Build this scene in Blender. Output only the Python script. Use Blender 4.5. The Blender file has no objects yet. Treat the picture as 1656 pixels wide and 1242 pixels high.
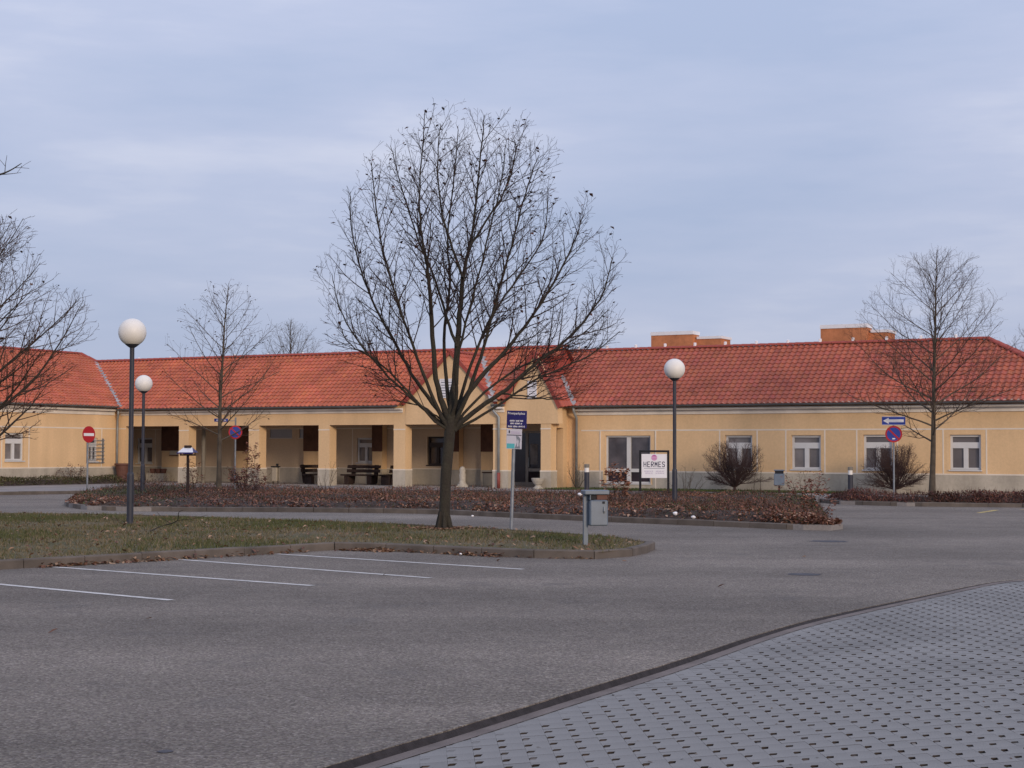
import bpy, bmesh, math, random
from mathutils import Vector, Matrix, noise
random.seed(7)
R = math.radians
scene = bpy.context.scene
col = scene.collection

# ------------------------------------------------------------------ camera
IW, IH, F, HOR, ROLL, CH = 1656.0, 1242.0, 2600.0, 731.0, 0.003, 1.7
PITCH = math.atan((HOR - IH / 2) / F)
cam_d = bpy.data.cameras.new('camera')
cam_d.sensor_width = 36.0
cam_d.lens = 36.0 * F / IW
cam_d.clip_end = 3000
cam = bpy.data.objects.new('camera', cam_d)
CM = Matrix.Translation((0, 0, CH)) @ Matrix.Rotation(math.pi / 2 + PITCH, 4, 'X') @ Matrix.Rotation(ROLL, 4, 'Z')
cam.matrix_world = CM
col.objects.link(cam)
scene.camera = cam

# ------------------------------------------------------------------ sky and sun
SUN_EL, SUN_AZ = R(13.5), R(155)          # azimuth clockwise from +Y (the view direction): behind the camera, to its right
w = bpy.data.worlds.new('World'); scene.world = w; w.use_nodes = True
nt = w.node_tree; nt.nodes.clear()
def wn(t, **k):
    n = nt.nodes.new(t)
    for a, b in k.items(): setattr(n, a, b)
    return n
sky = wn('ShaderNodeTexSky', sky_type='NISHITA', sun_disc=False, sun_elevation=SUN_EL, sun_rotation=SUN_AZ, air_density=1.0, dust_density=2.0, ozone_density=1.5)
skm = wn('ShaderNodeVectorMath', operation='SCALE'); skm.inputs['Scale'].default_value = 0.10
nt.links.new(sky.outputs[0], skm.inputs[0])
tc = wn('ShaderNodeTexCoord')
mp = wn('ShaderNodeMapping'); mp.inputs['Scale'].default_value = (2.0, 2.0, 10.0); mp.inputs['Location'].default_value = (9.1, 6.2, 0.9)
nt.links.new(tc.outputs['Generated'], mp.inputs[0])
n1 = wn('ShaderNodeTexNoise'); n1.inputs['Scale'].default_value = 1.35; n1.inputs['Detail'].default_value = 6; n1.inputs['Roughness'].default_value = 0.55
nt.links.new(mp.outputs[0], n1.inputs['Vector'])
cr = wn('ShaderNodeValToRGB')
cr.color_ramp.elements[0].position = 0.34; cr.color_ramp.elements[0].color = (0.270, 0.318, 0.445, 1)
cr.color_ramp.elements[1].position = 0.70; cr.color_ramp.elements[1].color = (0.432, 0.448, 0.535, 1)
e = cr.color_ramp.elements.new(0.52); e.color = (0.324, 0.359, 0.478, 1)
nt.links.new(n1.outputs[0], cr.inputs[0])
mx = wn('ShaderNodeMix', data_type='RGBA'); mx.inputs[0].default_value = 0.95
nt.links.new(skm.outputs[0], mx.inputs[6]); nt.links.new(cr.outputs[0], mx.inputs[7])
bg = wn('ShaderNodeBackground'); bg.inputs[1].default_value = 1.17
# overcast luminance: the cloud sheet is brighter towards the zenith (CIE overcast sky, softened)
sx = wn('ShaderNodeSeparateXYZ'); nt.links.new(tc.outputs['Generated'], sx.inputs[0])
ov = wn('ShaderNodeMapRange'); ov.inputs[1].default_value = 0.0; ov.inputs[2].default_value = 1.0; ov.inputs[3].default_value = 0.96; ov.inputs[4].default_value = 1.7
nt.links.new(sx.outputs[2], ov.inputs[0])
om = wn('ShaderNodeVectorMath', operation='SCALE'); nt.links.new(mx.outputs[2], om.inputs[0]); nt.links.new(ov.outputs[0], om.inputs['Scale'])
nt.links.new(om.outputs[0], bg.inputs[0])
wo = wn('ShaderNodeOutputWorld'); nt.links.new(bg.outputs[0], wo.inputs[0])

sd = bpy.data.lights.new('sun', 'SUN'); sd.energy = 1.5; sd.angle = R(12); sd.color = (1.0, 0.80, 0.60)
sun = bpy.data.objects.new('sun', sd); col.objects.link(sun)
tosun = Vector((math.sin(SUN_AZ) * math.cos(SUN_EL), math.cos(SUN_AZ) * math.cos(SUN_EL), math.sin(SUN_EL)))
sun.rotation_euler = tosun.to_track_quat('Z', 'Y').to_euler()
sun.location = (20, -20, 30)
vs = scene.view_settings
vs.view_transform = 'Standard'; vs.look = 'None'; vs.exposure = 0.3; vs.gamma = 1; vs.use_curve_mapping = False

# ------------------------------------------------------------------ survey helpers (photograph pixel -> place)
C0 = Vector((0, 0, CH)); CR = CM.to_3x3()
def ray(px, py): return CR @ Vector(((px - IW / 2) / F, -(py - IH / 2) / F, -1))
def G(px, py, z=0.0):
    r = ray(px, py); k = (z - CH) / r.z
    return C0 + r * k
def PD(px, py, Y):
    r = ray(px, py); return C0 + r * (Y / r.y)
TH = R(28.6)
UX = Vector((math.cos(TH), -math.sin(TH), 0)); EY = Vector((math.sin(TH), math.cos(TH), 0))
O = PD(640, 740, 72.8); O.z = 0
BM = Matrix.Translation(O) @ Matrix.Rotation(-TH, 4, 'Z'); BMI = BM.inverted()
def BL(px, py, yl):                      # local building coords on the plane local y = yl
    r = ray(px, py); k = (yl - EY.dot(C0 - O)) / EY.dot(r)
    return BMI @ (C0 + r * k)
def BWg(px, py, xl):                     # ... on the plane local x = xl (the left wing)
    r = ray(px, py); k = (xl - UX.dot(C0 - O)) / UX.dot(r)
    return BMI @ (C0 + r * k)
def X(px, yl=0.0): return BL(px, 735, yl).x

# ------------------------------------------------------------------ materials
def mat(name, c, rough=0.8, var=0.0, vscale=5.0, c2=None, bump=0.0, bscale=40.0, spec=0.3, metal=0.0, attr=None, fine=0.0, fscale=200.0, detail=4, coat=0.0, streak=0.0):
    m = bpy.data.materials.new(name); m.use_nodes = True
    t = m.node_tree; b = t.nodes['Principled BSDF']
    b.inputs['Roughness'].default_value = rough; b.inputs['Metallic'].default_value = metal
    b.inputs['Specular IOR Level'].default_value = spec
    if coat: b.inputs['Coat Weight'].default_value = coat
    tcn = t.nodes.new('ShaderNodeTexCoord')
    out = None
    if attr:
        a = t.nodes.new('ShaderNodeVertexColor'); a.layer_name = attr; out = a.outputs[0]
    else:
        rgb = t.nodes.new('ShaderNodeRGB'); rgb.outputs[0].default_value = (*c, 1); out = rgb.outputs[0]
    if var or c2:
        n = t.nodes.new('ShaderNodeTexNoise'); n.inputs['Scale'].default_value = vscale; n.inputs['Detail'].default_value = detail
        t.links.new(tcn.outputs['Object'], n.inputs['Vector'])
        rp = t.nodes.new('ShaderNodeMapRange'); rp.inputs[1].default_value = 0.3; rp.inputs[2].default_value = 0.7
        t.links.new(n.outputs[0], rp.inputs[0])
        x = t.nodes.new('ShaderNodeMix'); x.data_type = 'RGBA'
        if c2:
            t.links.new(rp.outputs[0], x.inputs[0]); t.links.new(out, x.inputs[6]); x.inputs[7].default_value = (*c2, 1)
        else:
            x.blend_type = 'MULTIPLY'; x.inputs[0].default_value = 1.0
            rp.inputs[3].default_value = 1 - var; rp.inputs[4].default_value = 1 + var
            t.links.new(out, x.inputs[6]); t.links.new(rp.outputs[0], x.inputs[7])
        out = x.outputs[2]
    if streak:                                      # rain streaks running down the render
        sm = t.nodes.new('ShaderNodeMapping'); sm.inputs['Scale'].default_value = (.75, .75, .10); t.links.new(tcn.outputs['Object'], sm.inputs[0])
        n = t.nodes.new('ShaderNodeTexNoise'); n.inputs['Scale'].default_value = 1.6; n.inputs['Detail'].default_value = 4; n.inputs['Roughness'].default_value = 0.5; t.links.new(sm.outputs[0], n.inputs['Vector'])
        rp = t.nodes.new('ShaderNodeMapRange'); rp.inputs[1].default_value = 0.35; rp.inputs[2].default_value = 0.7; rp.inputs[3].default_value = 1 + streak * .3; rp.inputs[4].default_value = 1 - streak
        t.links.new(n.outputs[0], rp.inputs[0]); x = t.nodes.new('ShaderNodeMix'); x.data_type = 'RGBA'; x.blend_type = 'MULTIPLY'; x.inputs[0].default_value = 1.0
        t.links.new(out, x.inputs[6]); t.links.new(rp.outputs[0], x.inputs[7]); out = x.outputs[2]
    if fine:
        n = t.nodes.new('ShaderNodeTexNoise'); n.inputs['Scale'].default_value = fscale; n.inputs['Detail'].default_value = 3; n.inputs['Roughness'].default_value = 0.75
        t.links.new(tcn.outputs['Object'], n.inputs['Vector'])
        rp = t.nodes.new('ShaderNodeMapRange'); rp.inputs[1].default_value = 0.3; rp.inputs[2].default_value = 0.7
        rp.inputs[3].default_value = 1 - fine; rp.inputs[4].default_value = 1 + fine
        t.links.new(n.outputs[0], rp.inputs[0])
        x = t.nodes.new('ShaderNodeMix'); x.data_type = 'RGBA'; x.blend_type = 'MULTIPLY'; x.inputs[0].default_value = 1.0
        t.links.new(out, x.inputs[6]); t.links.new(rp.outputs[0], x.inputs[7]); out = x.outputs[2]
    t.links.new(out, b.inputs['Base Color'])
    if bump:
        n = t.nodes.new('ShaderNodeTexNoise'); n.inputs['Scale'].default_value = bscale; n.inputs['Detail'].default_value = 4
        t.links.new(tcn.outputs['Object'], n.inputs['Vector'])
        bp = t.nodes.new('ShaderNodeBump'); bp.inputs['Strength'].default_value = bump; bp.inputs['Distance'].default_value = 0.02
        t.links.new(n.outputs[0], bp.inputs['Height']); t.links.new(bp.outputs[0], b.inputs['Normal'])
    return m

def asphalt_material():
    m = bpy.data.materials.new('asphalt'); m.use_nodes = True; t = m.node_tree; b = t.nodes['Principled BSDF']
    b.inputs['Roughness'].default_value = 0.85; b.inputs['Specular IOR Level'].default_value = 0.25
    tcn = t.nodes.new('ShaderNodeTexCoord')
    def noise_(scale, detail=4, rough=0.5, mapsc=None):
        n = t.nodes.new('ShaderNodeTexNoise'); n.inputs['Scale'].default_value = scale; n.inputs['Detail'].default_value = detail; n.inputs['Roughness'].default_value = rough
        if mapsc:
            mpn = t.nodes.new('ShaderNodeMapping'); mpn.inputs['Scale'].default_value = mapsc; mpn.inputs['Rotation'].default_value = (0, 0, R(-12))
            t.links.new(tcn.outputs['Object'], mpn.inputs[0]); t.links.new(mpn.outputs[0], n.inputs['Vector'])
        else: t.links.new(tcn.outputs['Object'], n.inputs['Vector'])
        return n.outputs[0]
    def rng(o, a, b_, c, d):
        r = t.nodes.new('ShaderNodeMapRange'); r.inputs[1].default_value = a; r.inputs[2].default_value = b_; r.inputs[3].default_value = c; r.inputs[4].default_value = d
        t.links.new(o, r.inputs[0]); return r.outputs[0]
    def mul(a, b_):
        x = t.nodes.new('ShaderNodeMath'); x.operation = 'MULTIPLY'; t.links.new(a, x.inputs[0]); t.links.new(b_, x.inputs[1]); return x.outputs[0]
    # aggregate: small stones, each of its own grey or brownish tone
    v = t.nodes.new('ShaderNodeTexVoronoi'); v.inputs['Scale'].default_value = 58
    t.links.new(tcn.outputs['Object'], v.inputs['Vector'])
    ramp = t.nodes.new('ShaderNodeValToRGB'); ramp.color_ramp.interpolation = 'LINEAR'
    el = ramp.color_ramp.elements
    el[0].position = 0.0; el[0].color = (0.113, 0.093, 0.079, 1)
    el[1].position = 1.0; el[1].color = (0.33, 0.285, 0.255, 1)
    for p, c in ((0.35, (0.168, 0.139, 0.118)), (0.6, (0.205, 0.172, 0.151)), (0.85, (0.245, 0.215, 0.170))):
        q = el.new(p); q.color = (*c, 1)
    sp = t.nodes.new('ShaderNodeSeparateColor'); t.links.new(v.outputs['Color'], sp.inputs[0])
    t.links.new(sp.outputs[0], ramp.inputs[0])
    big = rng(noise_(0.22, 5, 0.55), 0.3, 0.7, 0.78, 1.18)
    lane = rng(noise_(1.0, 3, 0.5, (0.05, 0.42, 1.0)), 0.32, 0.68, 0.80, 1.14)
    mid = rng(noise_(2.3, 5, 0.6), 0.3, 0.7, 0.91, 1.09)
    gr = rng(noise_(26, 3, 0.7), 0.3, 0.7, 0.83, 1.17)
    k = mul(mul(mul(big, lane), mid), gr)
    x = t.nodes.new('ShaderNodeMix'); x.data_type = 'RGBA'; x.blend_type = 'MULTIPLY'; x.inputs[0].default_value = 1
    t.links.new(ramp.outputs[0], x.inputs[6]); t.links.new(k, x.inputs[7])
    # dried stains
    st = rng(noise_(0.75, 6, 0.62), 0.58, 0.70, 0.0, 0.42)
    y = t.nodes.new('ShaderNodeMix'); y.data_type = 'RGBA'; t.links.new(st, y.inputs[0]); t.links.new(x.outputs[2], y.inputs[6]); y.inputs[7].default_value = (0.09, 0.082, 0.08, 1)
    t.links.new(y.outputs[2], b.inputs['Base Color'])
    bp = t.nodes.new('ShaderNodeBump'); bp.inputs['Strength'].default_value = 0.7; bp.inputs['Distance'].default_value = 0.014
    t.links.new(v.outputs['Distance'], bp.inputs['Height']); t.links.new(bp.outputs[0], b.inputs['Normal'])
    return m

M = {}
M['asphalt'] = asphalt_material()
M['asphalt_edge'] = mat('asphalt edge', (0.03, 0.026, 0.028), 0.95, 0.3, 14, bump=0.6, bscale=60)
M['concrete'] = mat('kerb concrete', (0.118, 0.098, 0.084), 0.9, 0.28, 2.2, bump=0.3, bscale=60, fine=0.12, fscale=90)
M['border'] = mat('border concrete', (0.165, 0.135, 0.122), 0.9, 0.22, 3, bump=0.3, bscale=60, fine=0.15, fscale=70)
M['paver'] = mat('paver concrete', (0.218, 0.208, 0.199), 0.85, 0.17, 0.9, bump=0.25, bscale=90, fine=0.12, fscale=130)
M['slot_soil'] = mat('slot soil', (0.035, 0.027, 0.022), 1.0, 0.6, 9)
M['soil'] = mat('soil', (0.07, 0.052, 0.04), 1.0, 0.4, 3)
M['pavement'] = mat('pavement', (0.24, 0.215, 0.20), 0.9, 0.2, 0.6, fine=0.15, fscale=15)
M['path'] = mat('path slabs', (0.40, 0.36, 0.33), 0.9, 0.15, 0.9, fine=0.12, fscale=15)
M['ground'] = mat('far ground', (0.10, 0.10, 0.06), 1.0, 0.3, 0.1)
M['line'] = mat('road paint', (0.56, 0.53, 0.50), 0.8, 0.22, 4, fine=0.22, fscale=40)
M['yellow_paint'] = mat('yellow paint', (0.50, 0.38, 0.14), 0.8, 0.35, 3)
M['patch'] = mat('tar patch', (0.07, 0.066, 0.075), 0.8, 0.3, 8)
M['grass_soil'] = mat('lawn soil', (0.078, 0.080, 0.034), 1.0, vscale=0.55, c2=(0.145, 0.108, 0.066), bump=0.8, bscale=25, fine=0.35, fscale=28, detail=6)
M['blade'] = mat('grass blade', (0.1, 0.1, 0.05), 0.9, attr='tint')
M['leaf'] = mat('leaf', (0.2, 0.1, 0.05), 0.85, attr='tint')
M['bed'] = mat('bed soil', (0.06, 0.042, 0.034), 1.0, 0.5, 5, bump=1.0, bscale=8)
M['bark'] = mat('bark', (0.034, 0.027, 0.022), 0.95, vscale=6, c2=(0.043, 0.038, 0.027), bump=0.9, bscale=35, fine=0.3, fscale=30)
M['twig'] = mat('twig bark', (0.036, 0.023, 0.021), 0.9, 0.25, 3)
M['twig_warm'] = mat('warm brown twig', (0.060, 0.036, 0.027), 0.9, 0.25, 3)
M['twig_red'] = mat('red brown twig', (0.058, 0.034, 0.031), 0.9, 0.25, 3)
M['bark_grey'] = mat('grey young bark', (0.080, 0.064, 0.048), 0.95, 0.3, 5, bump=0.6, bscale=40)
M['wall'] = mat('ochre render', (0.71, 0.482, 0.268), 0.92, 0.08, 0.35, bump=0.25, bscale=30, fine=0.06, fscale=12, streak=.10)
M['plinth'] = mat('grey render plinth', (0.47, 0.415, 0.335), 0.92, 0.12, 0.9, bump=0.3, bscale=30, fine=0.08, fscale=9, streak=.22)
M['trim'] = mat('white render trim', (0.72, 0.63, 0.52), 0.9, 0.08, 2)
M['cornice'] = mat('painted cornice', (0.74, 0.67, 0.585), 0.85, 0.10, 1.5, streak=.15)
M['soffit'] = mat('brown soffit boards and pier shade', (0.11, 0.05, 0.03), 0.8, 0.25, 4)
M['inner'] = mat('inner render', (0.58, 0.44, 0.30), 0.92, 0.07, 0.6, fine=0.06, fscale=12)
M['frame'] = mat('white window frame', (0.60, 0.585, 0.57), 0.45, 0.04, 3)
M['pane'] = mat('window pane', (0.13, 0.115, 0.115), 0.12, 0.25, 0.8, spec=0.5)
M['pane_b'] = mat('window pane with grey blind', (0.19, 0.17, 0.165), 0.16, 0.3, 1.3, spec=0.5, streak=.25)
M['pane_c'] = mat('window pane with dim room', (0.085, 0.075, 0.08), 0.08, 0.45, 1.6, spec=0.55)
M['pane_dark'] = mat('dark window pane', (0.035, 0.025, 0.03), 0.10, 0.3, 1, spec=0.5)
M['frost'] = mat('frosted pane', (0.36, 0.38, 0.42), 0.5, 0.08, 2)
M['tile'] = mat('clay tile', (0.4, 0.1, 0.06), 0.66, 0.16, 0.7, attr='tint', streak=.09, spec=0.35, fine=0.1, fscale=6)
M['tile_edge'] = mat('eave comb', (0.50, 0.43, 0.39), 0.8, 0.25, 6)
M['ridge'] = mat('ridge tile clay', (0.30, 0.062, 0.045), 0.65, 0.2, 2)
M['zinc'] = mat('weathered zinc', (0.27, 0.285, 0.29), 0.5, 0.2, 3, metal=0.3, spec=0.4)
M['gutter'] = mat('dark gutter zinc', (0.12, 0.125, 0.13), 0.5, 0.2, 2, metal=0.3)
M['flash'] = mat('lead flashing', (0.33, 0.31, 0.31), 0.6, 0.35, 3, metal=0.1)
M['brick'] = mat('orange clinker', (0.43, 0.165, 0.075), 0.9, 0.14, 1.0, fine=0.12, fscale=4)
M['lamp_pole'] = mat('lamp pole paint', (0.036, 0.038, 0.052), 0.45, 0.12, 3)
M['globe'] = mat('opal globe', (0.74, 0.71, 0.67), 0.5, 0.04, 4, spec=0.5)
M['galv'] = mat('galvanised steel', (0.22, 0.235, 0.26), 0.5, 0.2, 6, metal=0.35)
M['bin'] = mat('grey blue bin paint', (0.135, 0.165, 0.205), 0.42, 0.10, 5, spec=0.45, fine=0.05, fscale=30)
M['bin_dark'] = mat('bin opening', (0.02, 0.02, 0.025), 0.7)
M['sign_red'] = mat('sign red', (0.42, 0.018, 0.025), 0.45)
M['sign_white'] = mat('sign white', (0.72, 0.70, 0.72), 0.45, 0.04, 4)
M['sign_blue'] = mat('sign blue', (0.028, 0.055, 0.30), 0.45)
M['sign_navy'] = mat('sign navy', (0.022, 0.018, 0.12), 0.4)
M['ink'] = mat('dark print', (0.02, 0.018, 0.05), 0.5)
M['pale_ink'] = mat('pale print', (0.46, 0.40, 0.52), 0.5)
M['pink'] = mat('pink print', (0.60, 0.33, 0.50), 0.5)
M['pink_dark'] = mat('magenta print', (0.45, 0.13, 0.33), 0.5)
M['teal'] = mat('teal print', (0.10, 0.42, 0.46), 0.5)
M['grey_print'] = mat('grey print', (0.20, 0.21, 0.25), 0.5)
M['lilac_print'] = mat('lilac print', (0.55, 0.53, 0.60), 0.5)
M['black'] = mat('black paint', (0.012, 0.011, 0.014), 0.4)
M['wood_dark'] = mat('dark stained timber', (0.035, 0.021, 0.018), 0.8, 0.3, 6)
M['terracotta'] = mat('brown planter', (0.13, 0.06, 0.045), 0.7, 0.15, 4)
M['stone'] = mat('cast stone', (0.44, 0.40, 0.34), 0.9, 0.15, 8)
M['grey_box'] = mat('grey cabinet', (0.20, 0.18, 0.15), 0.7, 0.12, 4)
M['alu'] = mat('aluminium door frame', (0.30, 0.27, 0.24), 0.45, 0.1, 3, metal=0.2)
M['poster'] = mat('grey poster', (0.24, 0.22, 0.21), 0.7, 0.35, 3)
M['red_pipe'] = mat('red stand pipe', (0.24, 0.06, 0.05), 0.6, 0.2, 5)
M['tissue'] = mat('white tissue', (0.80, 0.78, 0.80), 0.8)
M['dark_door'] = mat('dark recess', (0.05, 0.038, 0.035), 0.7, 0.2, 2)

# ------------------------------------------------------------------ mesh helpers
class MB:
    def __init__(s): s.v = []; s.f = []; s.c = []; s.smooth = False
    def face(s, pts, c=None):
        i = len(s.v); s.v += [tuple(p) for p in pts]; s.f.append(tuple(range(i, i + len(pts)))); s.c.append(c)
    def box(s, x0, x1, y0, y1, z0, z1, mtx=None):
        p = [Vector((x, y, z)) for z in (z0, z1) for y in (y0, y1) for x in (x0, x1)]
        if mtx: p = [mtx @ q for q in p]
        i = len(s.v); s.v += [tuple(q) for q in p]
        for f in ((0, 2, 3, 1), (4, 5, 7, 6), (0, 1, 5, 4), (2, 6, 7, 3), (0, 4, 6, 2), (1, 3, 7, 5)):
            s.f.append(tuple(i + k for k in f)); s.c.append(None)
    def bevbox(s, x0, x1, y0, y1, z0, z1, b=0.01, mtx=None):
        bm = bmesh.new(); bmesh.ops.create_cube(bm, size=1)
        bmesh.ops.scale(bm, vec=(x1 - x0, y1 - y0, z1 - z0), verts=bm.verts)
        bmesh.ops.translate(bm, vec=((x0 + x1) / 2, (y0 + y1) / 2, (z0 + z1) / 2), verts=bm.verts)
        bmesh.ops.bevel(bm, geom=list(bm.edges), offset=b, segments=1, affect='EDGES')
        if mtx: bmesh.ops.transform(bm, matrix=mtx, verts=bm.verts)
        i = len(s.v); bm.verts.index_update(); s.v += [tuple(q.co) for q in bm.verts]
        for f in bm.faces: s.f.append(tuple(i + q.index for q in f.verts)); s.c.append(None)
        bm.free()
    def tube(s, pts, rad, n=8, cap=True, c=None):
        pts = [Vector(p) for p in pts]; rings = []
        t0 = (pts[1] - pts[0]).normalized()
        a = t0.orthogonal().normalized()
        for k, p in enumerate(pts):
            t = (pts[min(k + 1, len(pts) - 1)] - pts[max(k - 1, 0)])
            if t.length < 1e-9: t = t0
            t.normalize(); a = a - t * a.dot(t)
            if a.length < 1e-6: a = t.orthogonal()
            a.normalize(); b = t.cross(a); r = rad[k] if hasattr(rad, '__len__') else rad
            i = len(s.v)
            for j in range(n):
                an = 2 * math.pi * j / n; s.v.append(tuple(p + (a * math.cos(an) + b * math.sin(an)) * r))
            rings.append(i)
        for k in range(len(rings) - 1):
            i, j = rings[k], rings[k + 1]
            for q in range(n):
                s.f.append((i + q, i + (q + 1) % n, j + (q + 1) % n, j + q)); s.c.append(c)
        if cap:
            s.f.append(tuple(rings[0] + q for q in reversed(range(n)))); s.c.append(c)
            s.f.append(tuple(rings[-1] + q for q in range(n))); s.c.append(c)
    def lathe(s, prof, n=24, ctr=(0, 0, 0)):
        rings = []
        for r, z in prof:
            i = len(s.v); rings.append(i)
            for j in range(n):
                an = 2 * math.pi * j / n; s.v.append((ctr[0] + r * math.cos(an), ctr[1] + r * math.sin(an), ctr[2] + z))
        for k in range(len(rings) - 1):
            i, j = rings[k], rings[k + 1]
            for q in range(n): s.f.append((i + q, i + (q + 1) % n, j + (q + 1) % n, j + q)); s.c.append(None)
        s.f.append(tuple(rings[0] + q for q in reversed(range(n)))); s.c.append(None)
        s.f.append(tuple(rings[-1] + q for q in range(n))); s.c.append(None)
    def prism(s, poly, z0, z1, skirt=True, bottom=False):
        i = len(s.v); n = len(poly)
        s.v += [(p[0], p[1], z1) for p in poly]
        s.f.append(tuple(range(i, i + n))); s.c.append(None)
        if skirt:
            s.v += [(p[0], p[1], z0) for p in poly]
            for k in range(n): s.f.append((i + k, i + n + k, i + n + (k + 1) % n, i + (k + 1) % n)); s.c.append(None)
    def mesh(s, name, m):
        me = bpy.data.meshes.new(name); me.from_pydata(s.v, [], s.f)
        if any(x is not None for x in s.c):
            at = me.color_attributes.new('tint', 'FLOAT_COLOR', 'CORNER'); buf = []
            for f, cc in zip(s.f, s.c):
                buf += list((*(cc or (0.2, 0.1, 0.05)), 1.0)) * len(f)
            at.data.foreach_set('color', buf)
        if m is not None: me.materials.append(m)
        if s.smooth: me.polygons.foreach_set('use_smooth', [True] * len(me.polygons))
        me.update(); return me
    def build(s, name, m, parent=None, smooth=False, kind=None):
        s.smooth = smooth
        return link(name, s.mesh(name, m), parent, kind)
def link(name, me, parent=None, kind=None):
    o = bpy.data.objects.new(name, me); col.objects.link(o)
    if parent is not None: o.parent = parent
    if kind: o['kind'] = kind
    return o
def tag(o, label, cat, group=None):
    o['label'] = label; o['category'] = cat
    if group: o['group'] = group
    return o
def thing(name, label, cat, loc=(0, 0, 0), rz=0.0, group=None):
    o = bpy.data.objects.new(name, None); col.objects.link(o); o.location = loc; o.rotation_euler = (0, 0, rz); o.empty_display_size = 0.2
    return tag(o, label, cat, group)
def clip_ngon(o):
    bm = bmesh.new(); bm.from_mesh(o.data); bmesh.ops.triangulate(bm, faces=[f for f in bm.faces if len(f.verts) > 4]); bmesh.ops.recalc_face_normals(bm, faces=bm.faces); bm.to_mesh(o.data); bm.free()
def face_cam_rz(loc): return math.atan2(-loc[0], loc[1]) * 0 + math.atan2(loc[1], loc[0]) - math.pi / 2   # local -y looks at the camera

# ------------------------------------------------------------------ ground, asphalt, paving
def sheet(name, poly, z, m, skirt_to=None):
    b = MB(); b.prism([(p[0], p[1]) for p in poly], skirt_to if skirt_to is not None else z, z, skirt=skirt_to is not None)
    o = b.build(name, m, kind='structure'); clip_ngon(o); return o
gp = MB(); gp.face([(-900, -300, -0.25), (900, -300, -0.25), (900, 1500, -0.25), (-900, 1500, -0.25)]); gp.build('ground', M['ground'], kind='structure')
# edge between asphalt and paving
edge_px = [(300, 1320), (420, 1275), (533, 1237), (754, 1172), (899, 1127), (1000, 1097), (1100, 1067), (1250, 1017), (1352, 992), (1480, 966), (1597, 942)]
edge = [G(*p) for p in edge_px]
edge = [Vector((edge[0].x - 2.6, edge[0].y - 3.6, 0)), Vector((edge[0].x - 1.0, edge[0].y - 1.5, 0))] + edge
last = edge[-1]
far_edge = [G(1640, 937.5), G(1700, 935.5), last + Vector((6.5, 1.7, 0))]
def smooth_line(pts, it=2):
    for _ in range(it):
        q = [pts[0]]
        for a, b in zip(pts, pts[1:]): q += [a * 0.75 + b * 0.25, a * 0.25 + b * 0.75]
        pts = q + [pts[-1]]
    return pts
edge = smooth_line(edge + far_edge, 2)
asp = [(-160, 90), (-160, -40), (edge[0].x, -40)] + [(p.x, p.y) for p in edge] + [(160, edge[-1].y), (160, 90)]
b = MB(); b.prism(asp, -0.2, 0.0); o = b.build('asphalt_road', M['asphalt'], kind='structure'); clip_ngon(o)
def pav_z(y): return -0.042 * max(0.0, min(1.0, (22.0 - y) / 10.0)) - 0.006
# dark broken asphalt rim, then concrete border
def ribbon(name, line, d0, d1, z0f, z1f, m, thick=0.06):
    bb = MB(); L = []; 
    for k, p in enumerate(line):
        t = (line[min(k + 1, len(line) - 1)] - line[max(k - 1, 0)]).normalized(); nrm = Vector((t.y, -t.x, 0))
        a, c = p + nrm * d0, p + nrm * d1
        L.append((Vector((a.x, a.y, z0f(a))), Vector((c.x, c.y, z1f(c)))))
    for (a, c), (a2, c2) in zip(L, L[1:]): bb.face([a, c, c2, a2])
    return bb.build(name, m, kind='structure')
rnd = random.Random(3)
ribbon('asphalt_rim', edge, 0.0 + 0.004, 0.03, lambda p: -0.004 + rnd.uniform(-.004, .002), lambda p: pav_z(p.y) + 0.003, M['asphalt_edge'])
ribbon('paving_border', edge, 0.018, 0.135, lambda p: pav_z(p.y) + 0.004, lambda p: pav_z(p.y) + 0.004, M['border'])
ribbon('paving_margin', edge, 0.13, 0.27, lambda p: pav_z(p.y) - 0.0012, lambda p: pav_z(p.y) - 0.0012, M['paver'])
base = MB(); rp = [(p.x, p.y) for p in edge]
for a, c in zip(edge, edge[1:]): pass
pav_poly = [(p.x, p.y) for p in edge] + [(edge[-1].x + 8, edge[-1].y), (edge[-1].x + 8, -12), (edge[0].x, -12)]
b = MB(); i0 = len(b.v)
b.v += [(x, y, pav_z(y) - 0.013) for x, y in pav_poly]; b.f.append(tuple(range(len(pav_poly)))); b.c.append(None)
o = b.build('paving_bed', M['slot_soil'], kind='structure'); clip_ngon(o)

def in_poly(x, y, poly):
    r = False; n = len(poly); j = n - 1
    for i in range(n):
        xi, yi = poly[i][0], poly[i][1]; xj, yj = poly[j][0], poly[j][1]
        if (yi > y) != (yj > y) and x < (xj - xi) * (y - yi) / (yj - yi) + xi: r = not r
        j = i
    return r
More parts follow.
